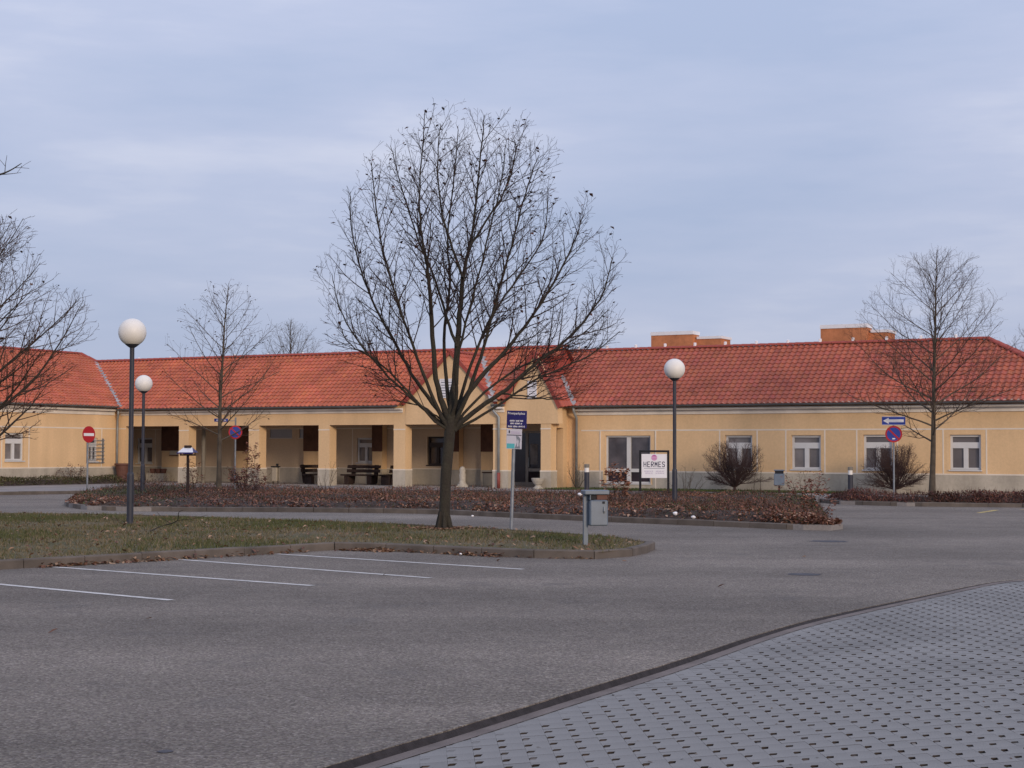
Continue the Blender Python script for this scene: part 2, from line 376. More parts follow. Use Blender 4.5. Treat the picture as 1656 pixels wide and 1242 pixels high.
# grass-joint pavers: skewed stones, each with a drainage notch in one long edge
VA = Vector((0.152, 0.062, 0)); VB = Vector((0.012, -0.205, 0))
def paver_outline(v):
    g = 0.004; P = lambda a, b_: VA * a + VB * b_
    w1, f0, n0 = 0.24 + .02 * v, 0.30 + .02 * v, 0.66 - .02 * v
    # left edge carries the drainage notch, slanting away to the right
    return [P(g, g), P(1 - g, g), P(1 - g, 1 - g), P(g, 1 - g), P(g, n0), P(w1, n0 - .03), P(w1 + .10, f0 + .03), P(.09, f0), P(g, f0 + .12)]
PTOP = [(0, 7, 6, 1), (0, 8, 7), (6, 5, 2, 1), (5, 4, 3, 2)]
def paver_mesh(v):
    bb = MB(); o_ = paver_outline(v); n = len(o_)
    bb.v += [(p.x, p.y, 0) for p in o_] + [(p.x, p.y, -0.05) for p in o_]
    bb.f += PTOP; bb.c += [None] * len(PTOP)
    for k in range(n): bb.f.append((k, n + k, n + (k + 1) % n, (k + 1) % n)); bb.c.append(None)
    me = bb.mesh('paver', M['paver']); me.materials.append(M['slot_soil'])
    me.polygons.foreach_set('material_index', [0] * len(PTOP) + [1] * n)
    bm = bmesh.new(); bm.from_mesh(me); bmesh.ops.recalc_face_normals(bm, faces=bm.faces)
    bm.to_mesh(me); bm.free(); return me
pmesh = [paver_mesh(v) for v in range(3)]
inner = []
for k, p in enumerate(edge):
    t = (edge[min(k + 1, len(edge) - 1)] - edge[max(k - 1, 0)]).normalized(); inner.append(p + Vector((t.y, -t.x, 0)) * 0.02)
in_pav = [(p.x, p.y) for p in inner] + [(edge[-1].x + 8, edge[-1].y), (edge[-1].x + 8, -12), (edge[0].x, -12)]
paving = bpy.data.objects.new('paving', None); col.objects.link(paving); paving['kind'] = 'structure'
cells = []
o0 = G(1215, 1099)
ir = CR.inverted()
def pix(p):
    d = ir @ (Vector(p) - C0)
    if d.z > -0.1: return None
    return IW / 2 + F * d.x / -d.z, IH / 2 - F * d.y / -d.z
for i in range(-70, 90):
    for j in range(-75, 75):
        p = o0 + VA * i + VB * j
        if p.y < 5.0 or p.y > 27 or p.x > 10.5 or p.x < -6: continue
        ctr = p + VA * .5 + VB * .5
        if not in_poly(ctr.x, ctr.y, in_pav): continue
        if not all(in_poly(q.x, q.y, in_pav) for q in (p, p + VA, p + VB, p + VA + VB)):
            continue
        cells.append((p, rnd.randrange(3), False))
vis = []
for k, (p, v, cut) in enumerate(cells):
    q = pix((p.x + .08, p.y - .07, pav_z(p.y)))
    if q and not cut and 8 < q[0] < IW - 8 and q[1] < IH - 5: vis.append((p.y, k))
vis.sort(); near = set(k for _, k in vis[:300])
rest = MB()
for k, (p, v, cut) in enumerate(cells):
    z = pav_z(p.y) + rnd.uniform(-.0008, .0008)
    if k in near:
        ob = link('paver', pmesh[v], paving); ob.location = (p.x, p.y, z)
    else:
        o_ = paver_outline(v); n = len(o_); i = len(rest.v)
        if cut:                                       # stones trimmed along the border
            q = [p, p + VA, p + VA + VB, p + VB]
            q = [Vector((a.x, a.y, 0)) for a in q]
            q2 = []
            for a in q:
                if not in_poly(a.x, a.y, in_pav):
                    best = min(inner, key=lambda e_: (e_.x - a.x) ** 2 + (e_.y - a.y) ** 2); a = Vector((best.x, best.y, 0))
                q2.append(a)
            rest.v += [(a.x, a.y, z - .001) for a in q2]; rest.f.append((i, i + 1, i + 2, i + 3)); rest.c.append(None); continue
        rest.v += [(p.x + a.x, p.y + a.y, z) for a in o_] + [(p.x + a.x, p.y + a.y, z - .04) for a in o_]
        for f in PTOP + [(m_, (m_ + 1) % n, n + (m_ + 1) % n, n + m_) for m_ in range(n)]:
            rest.f.append(tuple(i + a for a in f)); rest.c.append(None)
ro_ = rest.build('paver_field', M['paver'], paving, kind='stuff'); ro_.data.materials.append(M['slot_soil']); ro_.data.polygons.foreach_set('material_index', ([0] * len(PTOP) + [1] * 9) * (len(rest.f) // (len(PTOP) + 9)))
def colour_var0(c, r_): k = r_.uniform(.7, 1.3); return tuple(q * k for q in c)
# debris caught in a few slots
deb = MB()
for k, (p, v, cut) in enumerate(cells):
    if rnd.random() < 0.55:                       # slot silted up with grit or moss
        z = pav_z(p.y) - rnd.uniform(.003, .010); a0, a1, f0, f1 = rnd.uniform(0, .08), rnd.uniform(.22, .34), rnd.uniform(.30, .42), rnd.uniform(.52, .66)
        q = [p + VA * a0 + VB * f1, p + VA * a1 + VB * f1, p + VA * (a1 + .06) + VB * f0, p + VA * (a0 + .05) + VB * f0]
        cc = rnd.choice([(.10, .085, .07), (.07, .06, .05), (.13, .11, .095), (.055, .058, .035), (.045, .036, .03), (.09, .055, .035)])
        deb.face([(c_.x, c_.y, z) for c_ in q], colour_var0(cc, rnd))
    if rnd.random() < 0.12:
        z = pav_z(p.y) + .004
        c = p + VA * rnd.uniform(0, 1) + VB * rnd.uniform(0, 1); a_ = rnd.uniform(0, 6.28); s_ = rnd.uniform(.004, .013)
        d1 = Vector((math.cos(a_), math.sin(a_), .2)) * s_; d2 = Vector((-math.sin(a_), math.cos(a_), 0)) * s_ * .6; cc = Vector((c.x, c.y, z))
        deb.face([cc - d1 - d2, cc + d1 - d2, cc + d1 + d2, cc - d1 + d2], rnd.choice([(.10, .06, .04), (.05, .045, .04), (.14, .11, .08)]))
tag(deb.build('leaf_debris', M['leaf'], kind='stuff'), 'tiny leaf and moss crumbs caught in the paving slots', 'debris')

# ------------------------------------------------------------------ kerbs and islands
def kerb(line, closed=False, wd=0.13, h=0.135, inner_side=1, name='kerb', L=1.0, z0=-0.05):
    root = bpy.data.objects.new(name, None); col.objects.link(root); root['kind'] = 'structure'
    pts = [Vector((p.x, p.y, 0)) for p in line]
    # resample
    out = [pts[0]]; acc = 0
    d = [0]
    for a, c in zip(pts, pts[1:]): d.append(d[-1] + (c - a).length)
    n = max(1, int(d[-1] / L))
    def at(s):
        for k in range(len(d) - 1):
            if s <= d[k + 1] or k == len(d) - 2:
                f = (s - d[k]) / max(1e-6, d[k + 1] - d[k]); return pts[k].lerp(pts[k + 1], min(1, f))
    P = [at(d[-1] * k / n) for k in range(n + 1)]
    N = []
    for k in range(n + 1):
        t = (P[min(k + 1, n)] - P[max(k - 1, 0)]).normalized(); N.append(Vector((-t.y, t.x, 0)) * inner_side)
    for k in range(n):
        a, c = P[k], P[k + 1]; t = (c - a).normalized(); g = rnd.uniform(.004, .009); dz = rnd.uniform(-.006, .006); hh = h + dz
        A, B_ = a + t * g, c - t * g
        A2, B2 = a + N[k] * wd + t * g, c + N[k + 1] * wd - t * g
        bv = 0.02
        bb = MB(); i = 0
        bb.v = [(A.x, A.y, z0), (B_.x, B_.y, z0), (B_.x, B_.y, hh - bv), (A.x, A.y, hh - bv),
                (A.x + N[k].x * bv, A.y + N[k].y * bv, hh), (B_.x + N[k + 1].x * bv, B_.y + N[k + 1].y * bv, hh), (B2.x, B2.y, hh), (A2.x, A2.y, hh), (B2.x, B2.y, z0), (A2.x, A2.y, z0)]
        bb.f = [(0, 1, 2, 3), (3, 2, 5, 4), (4, 5, 6, 7), (7, 6, 8, 9), (0, 3, 4, 7, 9), (1, 8, 6, 5, 2)]; bb.c = [None] * 6
        bb.build('kerb_stone', M['concrete'], root)
    return root
isl_front = [G(*p) for p in ((-420, 946), (-100, 927), (0, 921), (210, 909.5), (420, 897), (530, 890), (556, 889), (640, 892), (820, 901), (900, 904), (975, 904.5), (1020, 901), (1050, 894), (1062, 887))]
isl_back = [G(px, py, .13) for px, py in ((1056, 877), (1030, 871), (1000, 867.5), (900, 861), (820, 855), (700, 849), (600, 845), (400, 838), (210, 831.5), (0, 829), (-300, 827), (-560, 826))]
isl = isl_front + isl_back
kerb(smooth_line(isl_front + isl_back, 1), inner_side=1, name='grass_island_kerb')
def inset(poly, d):
    n = len(poly); out = []
    for k in range(n):
        a, p, c = poly[k - 1], poly[k], poly[(k + 1) % n]
        t = ((p - a).normalized() + (c - p).normalized()).normalized(); out.append(p + Vector((-t.y, t.x, 0)) * d)
    return out
ii = inset([Vector((p.x, p.y, 0)) for p in isl], 0.10)
def grid_fill(name, poly, zf, m, step, kind, parent=None):
    # fan of small cells inside poly following the height zf, plus rim strip
    xs = [p.x for p in poly]; ys = [p.y for p in poly]
    bm = bmesh.new(); vs_ = [bm.verts.new((p.x, p.y, 0)) for p in poly]; f = bm.faces.new(vs_)
    bmesh.ops.triangulate(bm, faces=[f])
    x = min(xs) + step
    while x < max(xs):
        bmesh.ops.bisect_plane(bm, geom=bm.verts[:] + bm.edges[:] + bm.faces[:], plane_co=(x, 0, 0), plane_no=(1, 0, 0)); x += step
    y = min(ys) + step
    while y < max(ys):
        bmesh.ops.bisect_plane(bm, geom=bm.verts[:] + bm.edges[:] + bm.faces[:], plane_co=(0, y, 0), plane_no=(0, 1, 0)); y += step
    for v in bm.verts: v.co.z = zf(v.co.x, v.co.y)
    bmesh.ops.recalc_face_normals(bm, faces=bm.faces)
    me = bpy.data.meshes.new(name); bm.to_mesh(me); bm.free(); me.materials.append(m)
    me.polygons.foreach_set('use_smooth', [True] * len(me.polygons))
    return link(name, me, parent, kind)
def lawn_z(x, y): return 0.115 + 0.035 * noise.noise((x * .35, y * .35, 0)) + 0.02 * noise.noise((x * 1.4, y * 1.4, 3))
grid_fill('lawn', ii, lawn_z, M['grass_soil'], 0.5, 'structure')
# grass tufts and dead leaves on the lawn
rg = random.Random(11)
def dead_leaf(bb, c, s_, cs, r_=None):
    r_ = r_ or rg
    a = r_.uniform(0, 6.28); d1 = Vector((math.cos(a), math.sin(a), r_.uniform(-.5, .6))) * s_; d2 = Vector((-math.sin(a), math.cos(a), r_.uniform(-.4, .4))) * s_ * .55
    k = r_.uniform(.75, 1.25); cc = r_.choice(cs); cc = tuple(min(1, q * k) for q in cc)
    up = Vector((0, 0, s_ * r_.uniform(0, .3)))
    bb.face([c - d1, c - d2 + up, c + d1, c + d2 + up], cc)
LEAFC = [(.20, .105, .06), (.26, .15, .09), (.15, .07, .045), (.31, .20, .13), (.11, .055, .04)]
gb = MB(); lb = MB()
ip = [(p.x, p.y) for p in ii]; xs = [p.x for p in ii]; ys = [p.y for p in ii]
n = 0
while n < 62000:
    x = rg.uniform(max(min(xs), -14), max(xs)); y = rg.uniform(min(ys), max(ys))
    if not in_poly(x, y, ip): continue
    n += 1
    g_ = noise.noise((x * .5, y * .28, 7)) + .5 * noise.noise((x * 1.9, y * 1.9, 2)) + (0.30 if y > 33 else 0.0)
    if g_ < -0.28 and rg.random() < .65: continue
    z = lawn_z(x, y); h = rg.uniform(.025, .075) * (1.2 if g_ > .1 else .75); a = rg.uniform(0, 6.28); wd = rg.uniform(.006, .014)
    dx, dy = math.cos(a) * wd, math.sin(a) * wd; lx, ly = rg.uniform(-.04, .04), rg.uniform(-.04, .04)
    if g_ > rg.uniform(-.12, .5): cc = rg.choice([(.075, .082, .030), (.085, .095, .036), (.105, .105, .045), (.06, .065, .026)])
    else: cc = rg.choice([(.17, .132, .08), (.135, .108, .06), (.105, .095, .045), (.20, .16, .105)])
    gb.face([(x - dx, y - dy, z - .01), (x + dx, y + dy, z - .01), (x + lx, y + ly, z + h)], cc)
for k in range(2000):
    x = rg.uniform(-14, max(xs)); y = rg.uniform(min(ys), max(ys))
    if in_poly(x, y, ip): dead_leaf(lb, Vector((x, y, lawn_z(x, y) + rg.uniform(.02, .06))), rg.uniform(.02, .06), LEAFC)
tag(gb.build('grass', M['blade'], kind='stuff'), 'short winter grass on the kerbed island', 'grass')
tag(lb.build('fallen_leaves', M['leaf'], kind='stuff'), 'dead leaves scattered over the grass island', 'leaves')

# parking lines, tar patches, road paint
def strip(name, a, c, wd, m, z=0.005):
    a, c = Vector((a.x, a.y, 0)), Vector((c.x, c.y, 0)); t = (c - a).normalized(); nn = Vector((-t.y, t.x, 0)) * wd / 2
    bb = MB(); k = max(2, int((c - a).length / .12)); L = []
    for q in range(k + 1):
        p = a.lerp(c, q / k); j = 1 + rg.uniform(-.12, .08); L.append((p + nn * j, p - nn * (1 + rg.uniform(-.12, .08))))
    for (p, q), (p2, q2) in zip(L, L[1:]): bb.face([(p.x, p.y, z), (q.x, q.y, z), (q2.x, q2.y, z), (p2.x, p2.y, z)])
    o = bb.build(name, m, kind='structure'); clip_ngon(o); return o
for a, c in (((-160, 930.5), (276, 971)), ((70, 916), (505, 947.5)), ((282, 904.5), (696, 935)), ((446, 896), (846, 921))):
    strip('parking_line', G(*a), G(*c), 0.115, M['line'])
strip('yellow_road_mark', G(1583, 829.5), G(1612, 825), 0.16, M['yellow_paint'])
strip('yellow_road_mark', G(1650, 824.5), G(1690, 823), 0.16, M['yellow_paint'])
def blotch(px, py, wpx, hpx, m=M['patch']):
    c = G(px, py); l, r_, t, bt = G(px - wpx / 2, py), G(px + wpx / 2, py), G(px, py - hpx / 2), G(px, py + hpx / 2)
    ax, by = (r_.x - l.x) / 2, (t.y - bt.y) / 2; bb = MB(); pts = []
    for k in range(22):
        an = k * 2 * math.pi / 22; j = 1 + .3 * noise.noise((px + math.cos(an) * 2, py + math.sin(an) * 2, 0)); pts.append((c.x + ax * j * math.cos(an), c.y + by * j * math.sin(an), .004))
    bb.face(pts); o = bb.build('tar_patch', m, kind='structure'); clip_ngon(o)
blotch(1301, 929, 54, 4); blotch(1340, 875.5, 60, 3); blotch(267, 1216, 26, 5)

# leaf litter along the kerb
ll = MB()
def litter(bb, a, c, n, spread, smin=.025, smax=.06, cs=LEAFC, z=.012):
    for k in range(n):
        f = rg.random(); p = a.lerp(c, f); off = abs(rg.gauss(0, spread)); 
        t = (c - a).normalized(); nn = Vector((t.y, -t.x, 0))
        q = p + nn * off; dead_leaf(bb, Vector((q.x, q.y, z + max(0, .07 - off) * rg.random())), rg.uniform(smin, smax), cs)
litter(ll, G(555, 889.5), G(640, 892), 260, .12); litter(ll, G(60, 918), G(270, 906), 170, .07); litter(ll, G(275, 906), G(500, 893), 90, .05)
litter(ll, G(640, 892), G(760, 898), 50, .05); litter(ll, G(745, 897), G(815, 901), 110, .10); litter(ll, G(815, 901), G(960, 904), 30, .06)
for px, py in ((1166, 947), (85, 1020), (621, 929), (806, 906), (1010, 907), (905, 874), (1300, 900), (240, 1000)):
    dead_leaf(ll, G(px, py, .02), .05, LEAFC)
for k in range(420):
    a = rg.uniform(0, 6.28); d_ = abs(rg.gauss(.25, .28)) + .12; c_ = G(718, 856, .12); dead_leaf(ll, Vector((c_.x + math.cos(a) * d_ * 1.3, c_.y + math.sin(a) * d_, .15)), rg.uniform(.02, .05), LEAFC)
tag(ll.build('leaf_litter', M['leaf'], kind='stuff'), 'brown leaf litter gathered along the kerb of the grass island', 'leaves')

# raised forecourt with kerb: left pavement, planted bed, right strip
bedf_px = [(103, 817), (112, 821), (140, 825), (210, 827), (400, 828), (560, 829), (700, 831), (820, 837), (1000, 845), (1200, 853), (1300, 857.5), (1345, 858.5), (1364, 856)]
bed_front = [G(*p) for p in bedf_px]
bed_right = [G(1352, 846, .13), G(1334, 822, .13), G(1322, 811, .13)]
left_walk = [G(px, py) for px, py in ((-420, 808), (-100, 802), (60, 800), (150, 798.5))]
bed_left = [G(150, 798.5), G(118, 808)]
h2_front = [G(*p) for p in ((1326, 812.5), (1360, 816), (1467, 819), (1656, 821), (1960, 831))]
kerb(left_walk, inner_side=1, name='pavement_kerb'); kerb(smooth_line([bed_left[1]] + bed_front + bed_right, 1), inner_side=1, name='planting_bed_kerb'); kerb(h2_front, inner_side=1, name='hedge_strip_kerb')
fc = left_walk + [bed_left[1]] + bed_front + bed_right + h2_front + [Vector((60, 60, 0)), Vector((60, 140, 0)), Vector((-90, 140, 0)), Vector((-90, left_walk[0].y + 3, 0))]
fci = [Vector((p.x, p.y + .06, 0)) for p in fc]
o = sheet('forecourt', fci, 0.118, M['pavement'], -0.05)

# ------------------------------------------------------------------ the building
bld = thing('long_low_building', 'long single-storey ochre building with red tiled roof, arcade and two gables', 'building', O, -TH)
YR_, XC = 1.45, X(189)
ZP = 0.86
ROOF = bpy.data.objects.new('roof', None); col.objects.link(ROOF); ROOF.parent = bld
def zc(px, py, yl): return BL(px, py, yl).z
ZCL, ZCR, ZCW = zc(640, 667.3, 0), zc(1130, 669.7, YR_), BWg(92, 668.6, XC).z           # underside of the cornice: arcade, right, wing
ZG = zc(640, 655.5, -0.45); ZGR = zc(1130, 654, YR_ - 0.45); ZGW = BWg(60, 652.5, XC + .45).z
YRIDGE = 3.05; YRR = 4.45
ZRL = zc(560, 573.5, YRIDGE); ZRR = zc(1250, 560.0, YRR)
print('gutters', ZG, ZGR, ZGW, 'ridges', ZRL, ZRR)
XE = X(1600, YRR)                  # right end of the right ridge
HIPL = 4.6
XEND = XE + HIPL

def wall(name, x0, x1, z0, z1, yf, th, holes, m, parent, swap=False):
    """wall with openings: front at local y = yf (or x = yf when swap), openings (a0, a1, z0, z1)"""
    xs = sorted({x0, x1} | {h[0] for h in holes} | {h[1] for h in holes}); zs = sorted({z0, z1} | {h[2] for h in holes} | {h[3] for h in holes})
    bb = MB()
    P = (lambda a, d, z: (yf - d, a, z)) if swap else (lambda a, d, z: (a, yf + d, z))
    solid = lambda a, z: not any(h[0] < a < h[1] and h[2] < z < h[3] for h in holes)
    for a, a2 in zip(xs, xs[1:]):
        for q, q2 in zip(zs, zs[1:]):
            if solid((a + a2) / 2, (q + q2) / 2):
                bb.face([P(a, 0, q), P(a2, 0, q), P(a2, 0, q2), P(a, 0, q2)]); bb.face([P(a, th, q), P(a, th, q2), P(a2, th, q2), P(a2, th, q)])
    for h in holes + [(x0, x1, z0, z1)]:
        a, a2, q, q2 = h
        for s, e_ in (((a, q), (a2, q)), ((a2, q), (a2, q2)), ((a2, q2), (a, q2)), ((a, q2), (a, q))):
            bb.face([P(s[0], 0, s[1]), P(s[0], th, s[1]), P(e_[0], th, e_[1]), P(e_[0], 0, e_[1])])
    return bb.build(name, m, parent)
def bx(name, x0, x1, y0, y1, z0, z1, m, parent=bld, bev=0):
    bb = MB()
    if bev: bb.bevbox(x0, x1, y0, y1, z0, z1, bev)
    else: bb.box(x0, x1, y0, y1, z0, z1)
    return bb.build(name, m, parent)

rt0 = random.Random(9)
def window(x0, x1, z0, z1, yf, parent=bld, swap=False, kind='std', m_pane=None, m_frame=None, inset_=0.16):
    """white framed window: fixed top light over two casements; returns the frame object"""
    mp_, mf = m_pane or M[rt0.choice(['pane', 'pane', 'pane_b', 'pane_c'])], m_frame or M['frame']
    def bxx(bb, a0, a1, d0, d1, q0, q1):
        if swap: bb.box(yf - d1, yf - d0, a0, a1, q0, q1)
        else: bb.box(a0, a1, yf + d0, yf + d1, q0, q1)
    wd, ht = x1 - x0, z1 - z0; f = 0.085; zt = z0 + ht * .70; tm = ht * .085; xm = (x0 + x1) / 2; mm = wd * .075
    if kind == 'tall': zt = z0 + ht * .27; tm = ht * .035; mm = wd * .045; f = .07
    fr = MB(); g = 0.003
    bxx(fr, x0 + g, x0 + f, inset_ - .07, inset_ + .05, z0 + g, z1 - g); bxx(fr, x1 - f, x1 - g, inset_ - .07, inset_ + .05, z0 + g, z1 - g)
    bxx(fr, x0 + f, x1 - f, inset_ - .07, inset_ + .05, z1 - f, z1 - g); bxx(fr, x0 + f, x1 - f, inset_ - .07, inset_ + .05, z0 + g, z0 + f)
    bxx(fr, x0 + f, x1 - f, inset_ - .06, inset_ + .05, zt - tm, zt + tm)
    if kind == 'tall': bxx(fr, xm - mm, xm + mm, inset_ - .055, inset_ + .05, zt + tm, z1 - f); bxx(fr, xm - mm, xm + mm, inset_ - .055, inset_ + .05, z0 + f, zt - tm)
    else: bxx(fr, xm - mm, xm + mm, inset_ - .055, inset_ + .05, z0 + f, zt - tm)
    o = fr.build('window', mf, parent)
    rects = [(x0 + f, x1 - f, zt + tm, z1 - f), (x0 + f, xm - mm, z0 + f, zt - tm), (xm + mm, x1 - f, z0 + f, zt - tm)]
    if kind == 'tall': rects = [(x0 + f, xm - mm, zt + tm, z1 - f), (xm + mm, x1 - f, zt + tm, z1 - f), (x0 + f, xm - mm, z0 + f, zt - tm), (xm + mm, x1 - f, z0 + f, zt - tm)]
    for k, (a, a2, q, q2) in enumerate(rects):
        p = MB(); bxx(p, a + .001, a2 - .001, inset_, inset_ + .02, q + .001, q2 - .001)
        p.build('pane', M['pane_dark'] if (kind == 'tall' and k > 1) else mp_, o)
    s = MB(); bxx(s, x0 - .04, x1 + .04, -.06, inset_ - .07, z0 - .05, z0 + .0); s.build('sill', mf, o)
    return o
def dark_box(x0, x1, y0, y1, z0, z1):
    pass

# --- right facade
def rx(px): return X(px, YR_)
rw = [(979, 1052, 704.5, 781.5, 'tall'), (1173, 1216.5, 704, 759, 'std'), (1280, 1327.5, 704, 759, 'std'), (1396, 1443, 703, 759.5, 'std'), (1536, 1586.5, 703, 760, 'std')]
holes = []
for a, c, t, bt, k in rw:
    z1 = zc((a + c) / 2, t, YR_); z0 = zc((a + c) / 2, bt, YR_); holes.append((rx(a), rx(c), z0, z1)); 
step = holes[-1][0] - holes[-2][0]
holes.append((holes[-1][0] + step, holes[-1][1] + step, holes[-1][2], holes[-1][3]))
kinds = [k[4] for k in rw] + ['std']
XR0 = X(930, YR_)
wall('wall', XR0, XEND, 0.1, ZCR + .55, YR_, .35, [h for h in holes], M['wall'], bld)
for h, k in zip(holes, kinds):
    window(*h, YR_, kind=k)
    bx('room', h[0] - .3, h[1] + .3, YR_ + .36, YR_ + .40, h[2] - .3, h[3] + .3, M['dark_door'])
# plinth in pieces between full-height openings
big = holes[0]
for a, c in ((XR0 - .0, big[0] - .10), (big[1] + .10, XEND + .02)):
    bx('plinth', a, c, YR_ - .022, YR_ - .001, 0.1, ZP, M['plinth'])
    bx('trim_line', a, c, YR_ - .030, YR_ - .001, ZP + .001, ZP + .055, M['trim'])
bx('plinth', big[0] - .099, big[1] + .099, YR_ - .020, YR_ - .001, .1, big[2] - .052, M['plinth'])
ZL = zc(1130, 695.5, YR_)
bx('trim_line', XR0 + .3, XEND + .02, YR_ - .010, YR_ - .001, ZL - .028, ZL + .028, M['trim'])
vl = [rx(p) for p in (971, 1060.5, 1164, 1224.6, 1271, 1334, 1385.8, 1451.5, 1525.5, 1595.5)]
vl += [vl[-2] + step, vl[-1] + step]
for k, v in enumerate(vl):
    z0 = ZP + .056 if k > 1 else .12
    bx('trim_line', v - .026, v + .026, YR_ - (.0095 if k > 1 else .033), YR_ - .001, z0, ZL - .029, M['trim'])
for h, k in list(zip(holes, kinds))[1:]:      # shallow rendered surround
    for a, c, q, q2 in ((h[0] - .14, h[0] - .001, h[2] - .14, h[3] + .12), (h[1] + .001, h[1] + .14, h[2] - .14, h[3] + .12), (h[0] - .0005, h[1] + .0005, h[3] + .001, h[3] + .12)):
        bx('window_surround', a, c, YR_ - .006, YR_ - .001, q, q2, M['wall'])
# --- wing (left): faces +x, runs towards the camera
def wy(px): return BWg(px, 735, XC).y
def wz(px, py): return BWg(px, py, XC).z
YW0 = wy(-260)
wh = [(wy(8), wy(38.5), wz(23, 745), wz(23, 700)), (wy(144), wy(158), wz(150, 746), wz(150, 708))]
wall('wall', YW0, 0.0, .1, ZCW + .5, XC, .35, wh, M['wall'], bld, swap=True)
window(*wh[0], XC, swap=True); gw = window(*wh[1], XC, swap=True)
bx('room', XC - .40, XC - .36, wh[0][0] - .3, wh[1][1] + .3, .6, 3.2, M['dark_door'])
gr = MB()
for k in range(7):
    z = wz(150, 712 + 36 * k / 6.0); gr.box(XC + .12, XC + .145, wy(138), wy(166), z - .016, z + .016)
gr.build('window_grille', M['galv'], bld)
gs = MB()
for yy in (wy(139.5), wy(164.5)):
    gs = MB(); gs.box(XC + .03, XC + .119, yy - .02, yy + .02, wz(150, 749), wz(150, 709)); gs.build('grille_bracket', M['galv'], bld)
bx('plinth', XC + .001, XC + .022, YW0, -.03, .1, ZP, M['plinth']); bx('trim_line', XC + .001, XC + .030, YW0, -.03, ZP + .001, ZP + .055, M['trim'])
ZLW = wz(23, 690)
bx('trim_line', XC + .001, XC + .010, YW0, -.03, ZLW - .028, ZLW + .028, M['trim'])
for p in (2.5, 46.5, 140, 164):
    v = wy(p); bx('trim_line', XC + .001, XC + .0095, v - .028, v + .028, ZP + .056, ZLW - .029, M['trim'])
# --- arcade
PW = .62
pil_px = [289, 402, 515, 636.5, 797.5, 874.5]
pil = [X(p) for p in pil_px]
ZLIN = zc(560, 689, 0.0); XA0 = X(203); XA1 = X(892)
ZLA = zc(640, 694.5, 0)
print('lintel', ZLIN, 'ZL', ZL, ZLA, 'XC', XC, 'corner px x', X(188), 'pillars', [round(p, 2) for p in pil])
PWs = [.62, .62, .62, .62, .74, .48]
for x, pw in zip(pil, PWs):
    p = bx('pillar', x, x + pw, 0, .55, .1, ZLIN + .05, M['wall'])
    bx('pillar_plinth', x - .02, x + pw + .02, -.022, .572, .1, ZP - .002, M['plinth'], p)
    bx('pillar_band', x - .028, x + pw + .028, -.03, .58, ZP - .001, ZP + .055, M['trim'], p)
    bx('pillar_band', x - .010, x + pw - .001, -.012, -.001, ZLA - .026, ZLA + .026, M['trim'], p)
wall('wall', XC, XA0, .1, ZLIN + .06, 0.0, .55, [], M['wall'], bld)
bx('plinth', XC + .03, XA0 + .02, -.022, -.001, .1, ZP, M['plinth']); bx('trim_line', XC + .03, XA0 + .028, -.03, -.001, ZP + .001, ZP + .055, M['trim'])
bx('trim_line', XC + .03, XA0, -.010, -.001, ZLW - .028, ZLW + .028, M['trim'])
XG1, XG2 = X(656), X(800)               # gable bases
bx('lintel', XC, XA1 + .06, -.0, .5, ZLIN + .0505, ZCL + .55, M['wall'])
# arcade back wall with its windows
YB = 4.6
def az(px, py): return zc(px, py, YB)
bw = [(X(221, YB), X(246, YB), az(235, 749), az(235, 708)), (X(577, YB), X(604, YB), az(590, 748), az(590, 708)), (X(691, YB), X(722, YB), az(705, 752), az(705, 706))]
fw = [(X(436, YB), X(472, YB), az(455, 708), az(455, 694)), (X(484, YB), X(500, YB), az(490, 708), az(490, 694))]
XD0, XD1 = X(828, YB), X(892, YB)
dr = (XD0, XD1, .12, az(860, 697))
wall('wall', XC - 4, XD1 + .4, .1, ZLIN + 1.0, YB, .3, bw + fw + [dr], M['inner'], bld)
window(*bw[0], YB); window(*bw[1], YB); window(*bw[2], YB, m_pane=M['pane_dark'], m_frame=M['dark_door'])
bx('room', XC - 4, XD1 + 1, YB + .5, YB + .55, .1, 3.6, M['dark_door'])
for h in fw:
    f = bx('clerestory_window', h[0], h[1], YB + .05, YB + .09, h[2], h[3], M['frost'])
    bx('sill', h[0] - .03, h[1] + .03, YB - .03, YB + .049, h[2] - .04, h[2] - .001, M['frame'], f)
bx('plinth', XC - 4, XD0 - .05, YB - .02, YB - .001, .1, ZP, M['plinth']); bx('trim_line', XC - 4, XD0 - .05, YB - .028, YB - .001, ZP + .001, ZP + .05, M['trim'])
bx('trim_line', XC - 4, XD0 - .05, YB - .010, YB - .001, ZLIN - .06, ZLIN - .015, M['trim'])
for p in (214, 251, 570, 611, 316): 
    v = X(p, YB); bx('trim_line', v - .022, v + .022, YB - .0095, YB - .001, ZP + .051, ZLIN - .061, M['trim'])
# inner piers; dark panels on their upper part paint in the lintel's shade
YI = YB - .45
for a, c in ((261.5, 296), (381, 414), (491, 523), (602, 618), (722, 742), (778, 800)):
    x0, x1 = X(a, YI), X(c, YI)
    p = bx('inner_pier', x0, x1, YI, YB - .03, .1, ZLIN + .9, M['wall'])
    bx('pier_plinth', x0 - .015, x1 + .015, YI - .02, YB - .031, .1, ZP - .01, M['plinth'], p)
    bx('shade_panel', x0 - .01, x1 + .01, YI - .03, YI - .001, az(280, 729), ZLIN + .5, M['soffit'], p)
bx('ceiling', XC - 4, XA1 - .05, .51, YB - .001, ZLIN + .20, ZLIN + .30, M['trim'])
bx('end_wall', XC - 4.2, XC - 4.001, .3, YB, .1, ZLIN + .3, M['inner'])
bx('arcade_floor', XC - 4, XA1, .0, YB - .03, .119, .126, M['path'])
bx('beam_soffit', XA0 + .0, XA1 - .5, .01, .49, ZLIN + .03, ZLIN + .05, M['soffit'])
